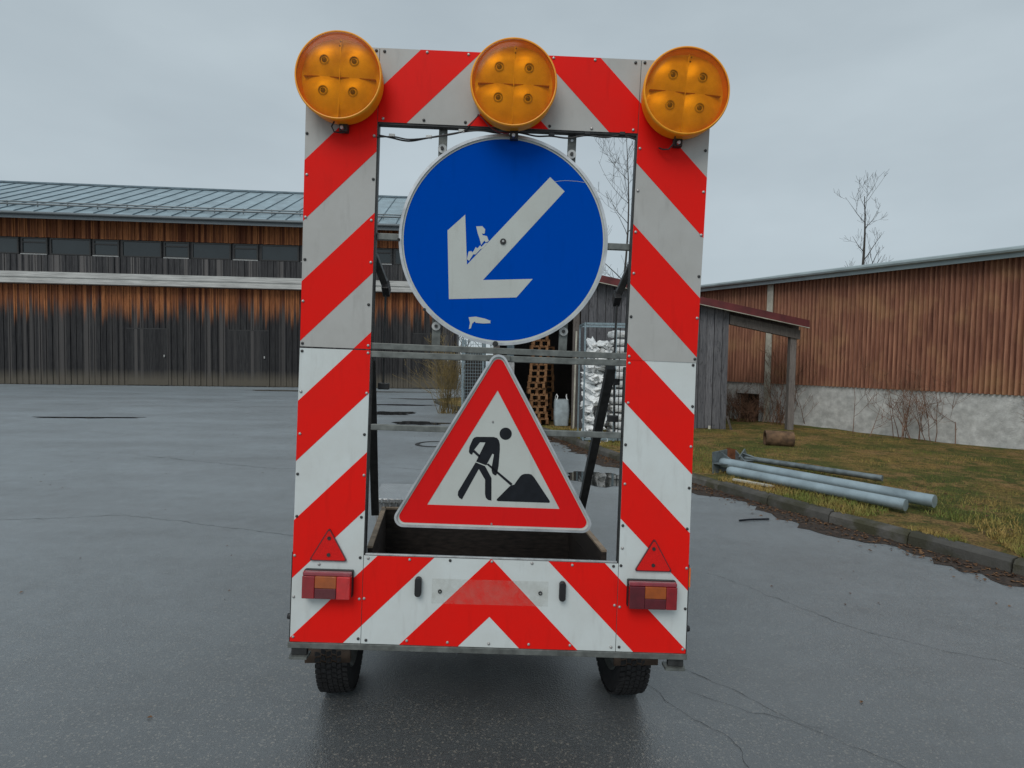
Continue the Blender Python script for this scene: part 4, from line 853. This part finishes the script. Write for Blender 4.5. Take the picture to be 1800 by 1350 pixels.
shrub((-1.95, 17.6, .05), 1.9, 46, 5, 'yellowed dry shrub at the end of the barn beside the mesh cage', 'straw', spread=.3)
# far wood closing the gap between the buildings
rng = random.Random(5); mb = MB()
for i in range(90):
    x = rng.uniform(-6, 30); branchy(mb, (x, 62 + rng.uniform(-4, 4), 0), (0, 0, 1), rng.uniform(4, 7), .09, 2, rng, .6, .2, (4, 6), 4, .02)
tag(mb.build('far_wood', 'bark', recalc=False), 'distant bare wood behind the barn and the shed', 'wood', kind='stuff')

# ================================================================== THINGS ON THE VERGE
def post(name, a, d, L_, r, label, plate, mt='post'):
    a = Vector(a); d = Vector(d).normalized(); t = thing(name, label, 'post', tuple(a), world=True); b = a + d * L_
    cap = [a + d * k for k in (0, .012, .035, .06)]; MB().tube(cap + [b], [r * .55, r * .82, r * .96, r, r], 24).build('shaft', mt, t, smooth=50)
    if plate:
        x = d.cross(Vector((0, 0, 1))).normalized(); z = x.cross(d); rot = Matrix.Rotation(plate, 3, d); x = rot @ x; z = rot @ z; h = .165 if r > .05 else .1
        q = lambda i, j, k: tuple(a + x * i * h + z * j * h + d * k)
        MB().hexa([q(-1, -1, -.016), q(1, -1, -.016), q(1, 1, -.016), q(-1, 1, -.016), q(-1, -1, 0), q(1, -1, 0), q(1, 1, 0), q(-1, 1, 0)]).build('base_plate', 'plate', t)
        for ang in (0, 1, 2, 3):
            m = Matrix.Rotation(ang * math.pi / 2 + plate * 0, 3, d); e = m @ z; f_ = m @ x * .006
            p = [a + e * r * .9, a + e * h * .95, a + e * r * .9 + d * .20]
            MB().add([tuple(v - f_) for v in p] + [tuple(v + f_) for v in p], [(0, 1, 2), (5, 4, 3), (0, 3, 4, 1), (1, 4, 5, 2), (2, 5, 3, 0)]).build('gusset', 'plate', t)
    return t
dd = Vector((.42, -.63, 0)).normalized()
post('galvanised_post', (3.06, 8.42, .24), dd, 2.7, .070, 'long blue-grey galvanised post with base plate lying on the verge', .05)
post('galvanised_post', (3.00, 7.96, .205), dd, 2.2, .064, 'shorter grey galvanised post lying nearest the kerb', 0)
post('galvanised_post', (3.62, 8.95, .22), Vector((.5, -.6, 0)), 1.9, .040, 'thin steel rail with rusty triangular foot behind the galvanised posts', .6, 'plate')
t = thing('rusty_bracket', 'rusty steel bracket plate lying behind the galvanised posts', 'bracket', (3.42, 8.95, .12), R(25))
MB().prism([(-.12, 0), (.12, 0), (.10, .22), (-.09, .26)], -.01, .01, lambda u, v, w: (u, w, v)).build('plate', 'rust', t); MB().prism([(0, 0), (.3, 0), (0, .22)], -.008, .008, lambda u, v, w: (.08 + w, -u, v)).build('gusset', 'plate', t)
o = MB().bar((2.95, 7.62, .150), (3.30, 7.22, .150), .07, .022).build('loose_lath', 'cream'); tag(o, 'thin pale lath lying on grass in front of the posts', 'lath')
o = MB().lathe([(.11, -.25), (.15, -.25), (.15, .25), (.11, .25)], 18, lambda x, y, h: (5.05 + h * .9 + x * .2, 10.9 - h * .35 + x, .27 + y), close=True).build('hollow_log', 'log', smooth=40); tag(o, 'hollow brown log lying on the verge beyond the posts', 'log')
o = MB().tube(curve([(2.45, 6.13, .012), (2.58, 6.16, .016), (2.7, 6.19, .013), (2.8, 6.2, .014)]), [.011] * 18 + [.008], 6).build('stick', 'sign_black'); tag(o, 'thin dark stick lying on the wet road near the kerb', 'stick')
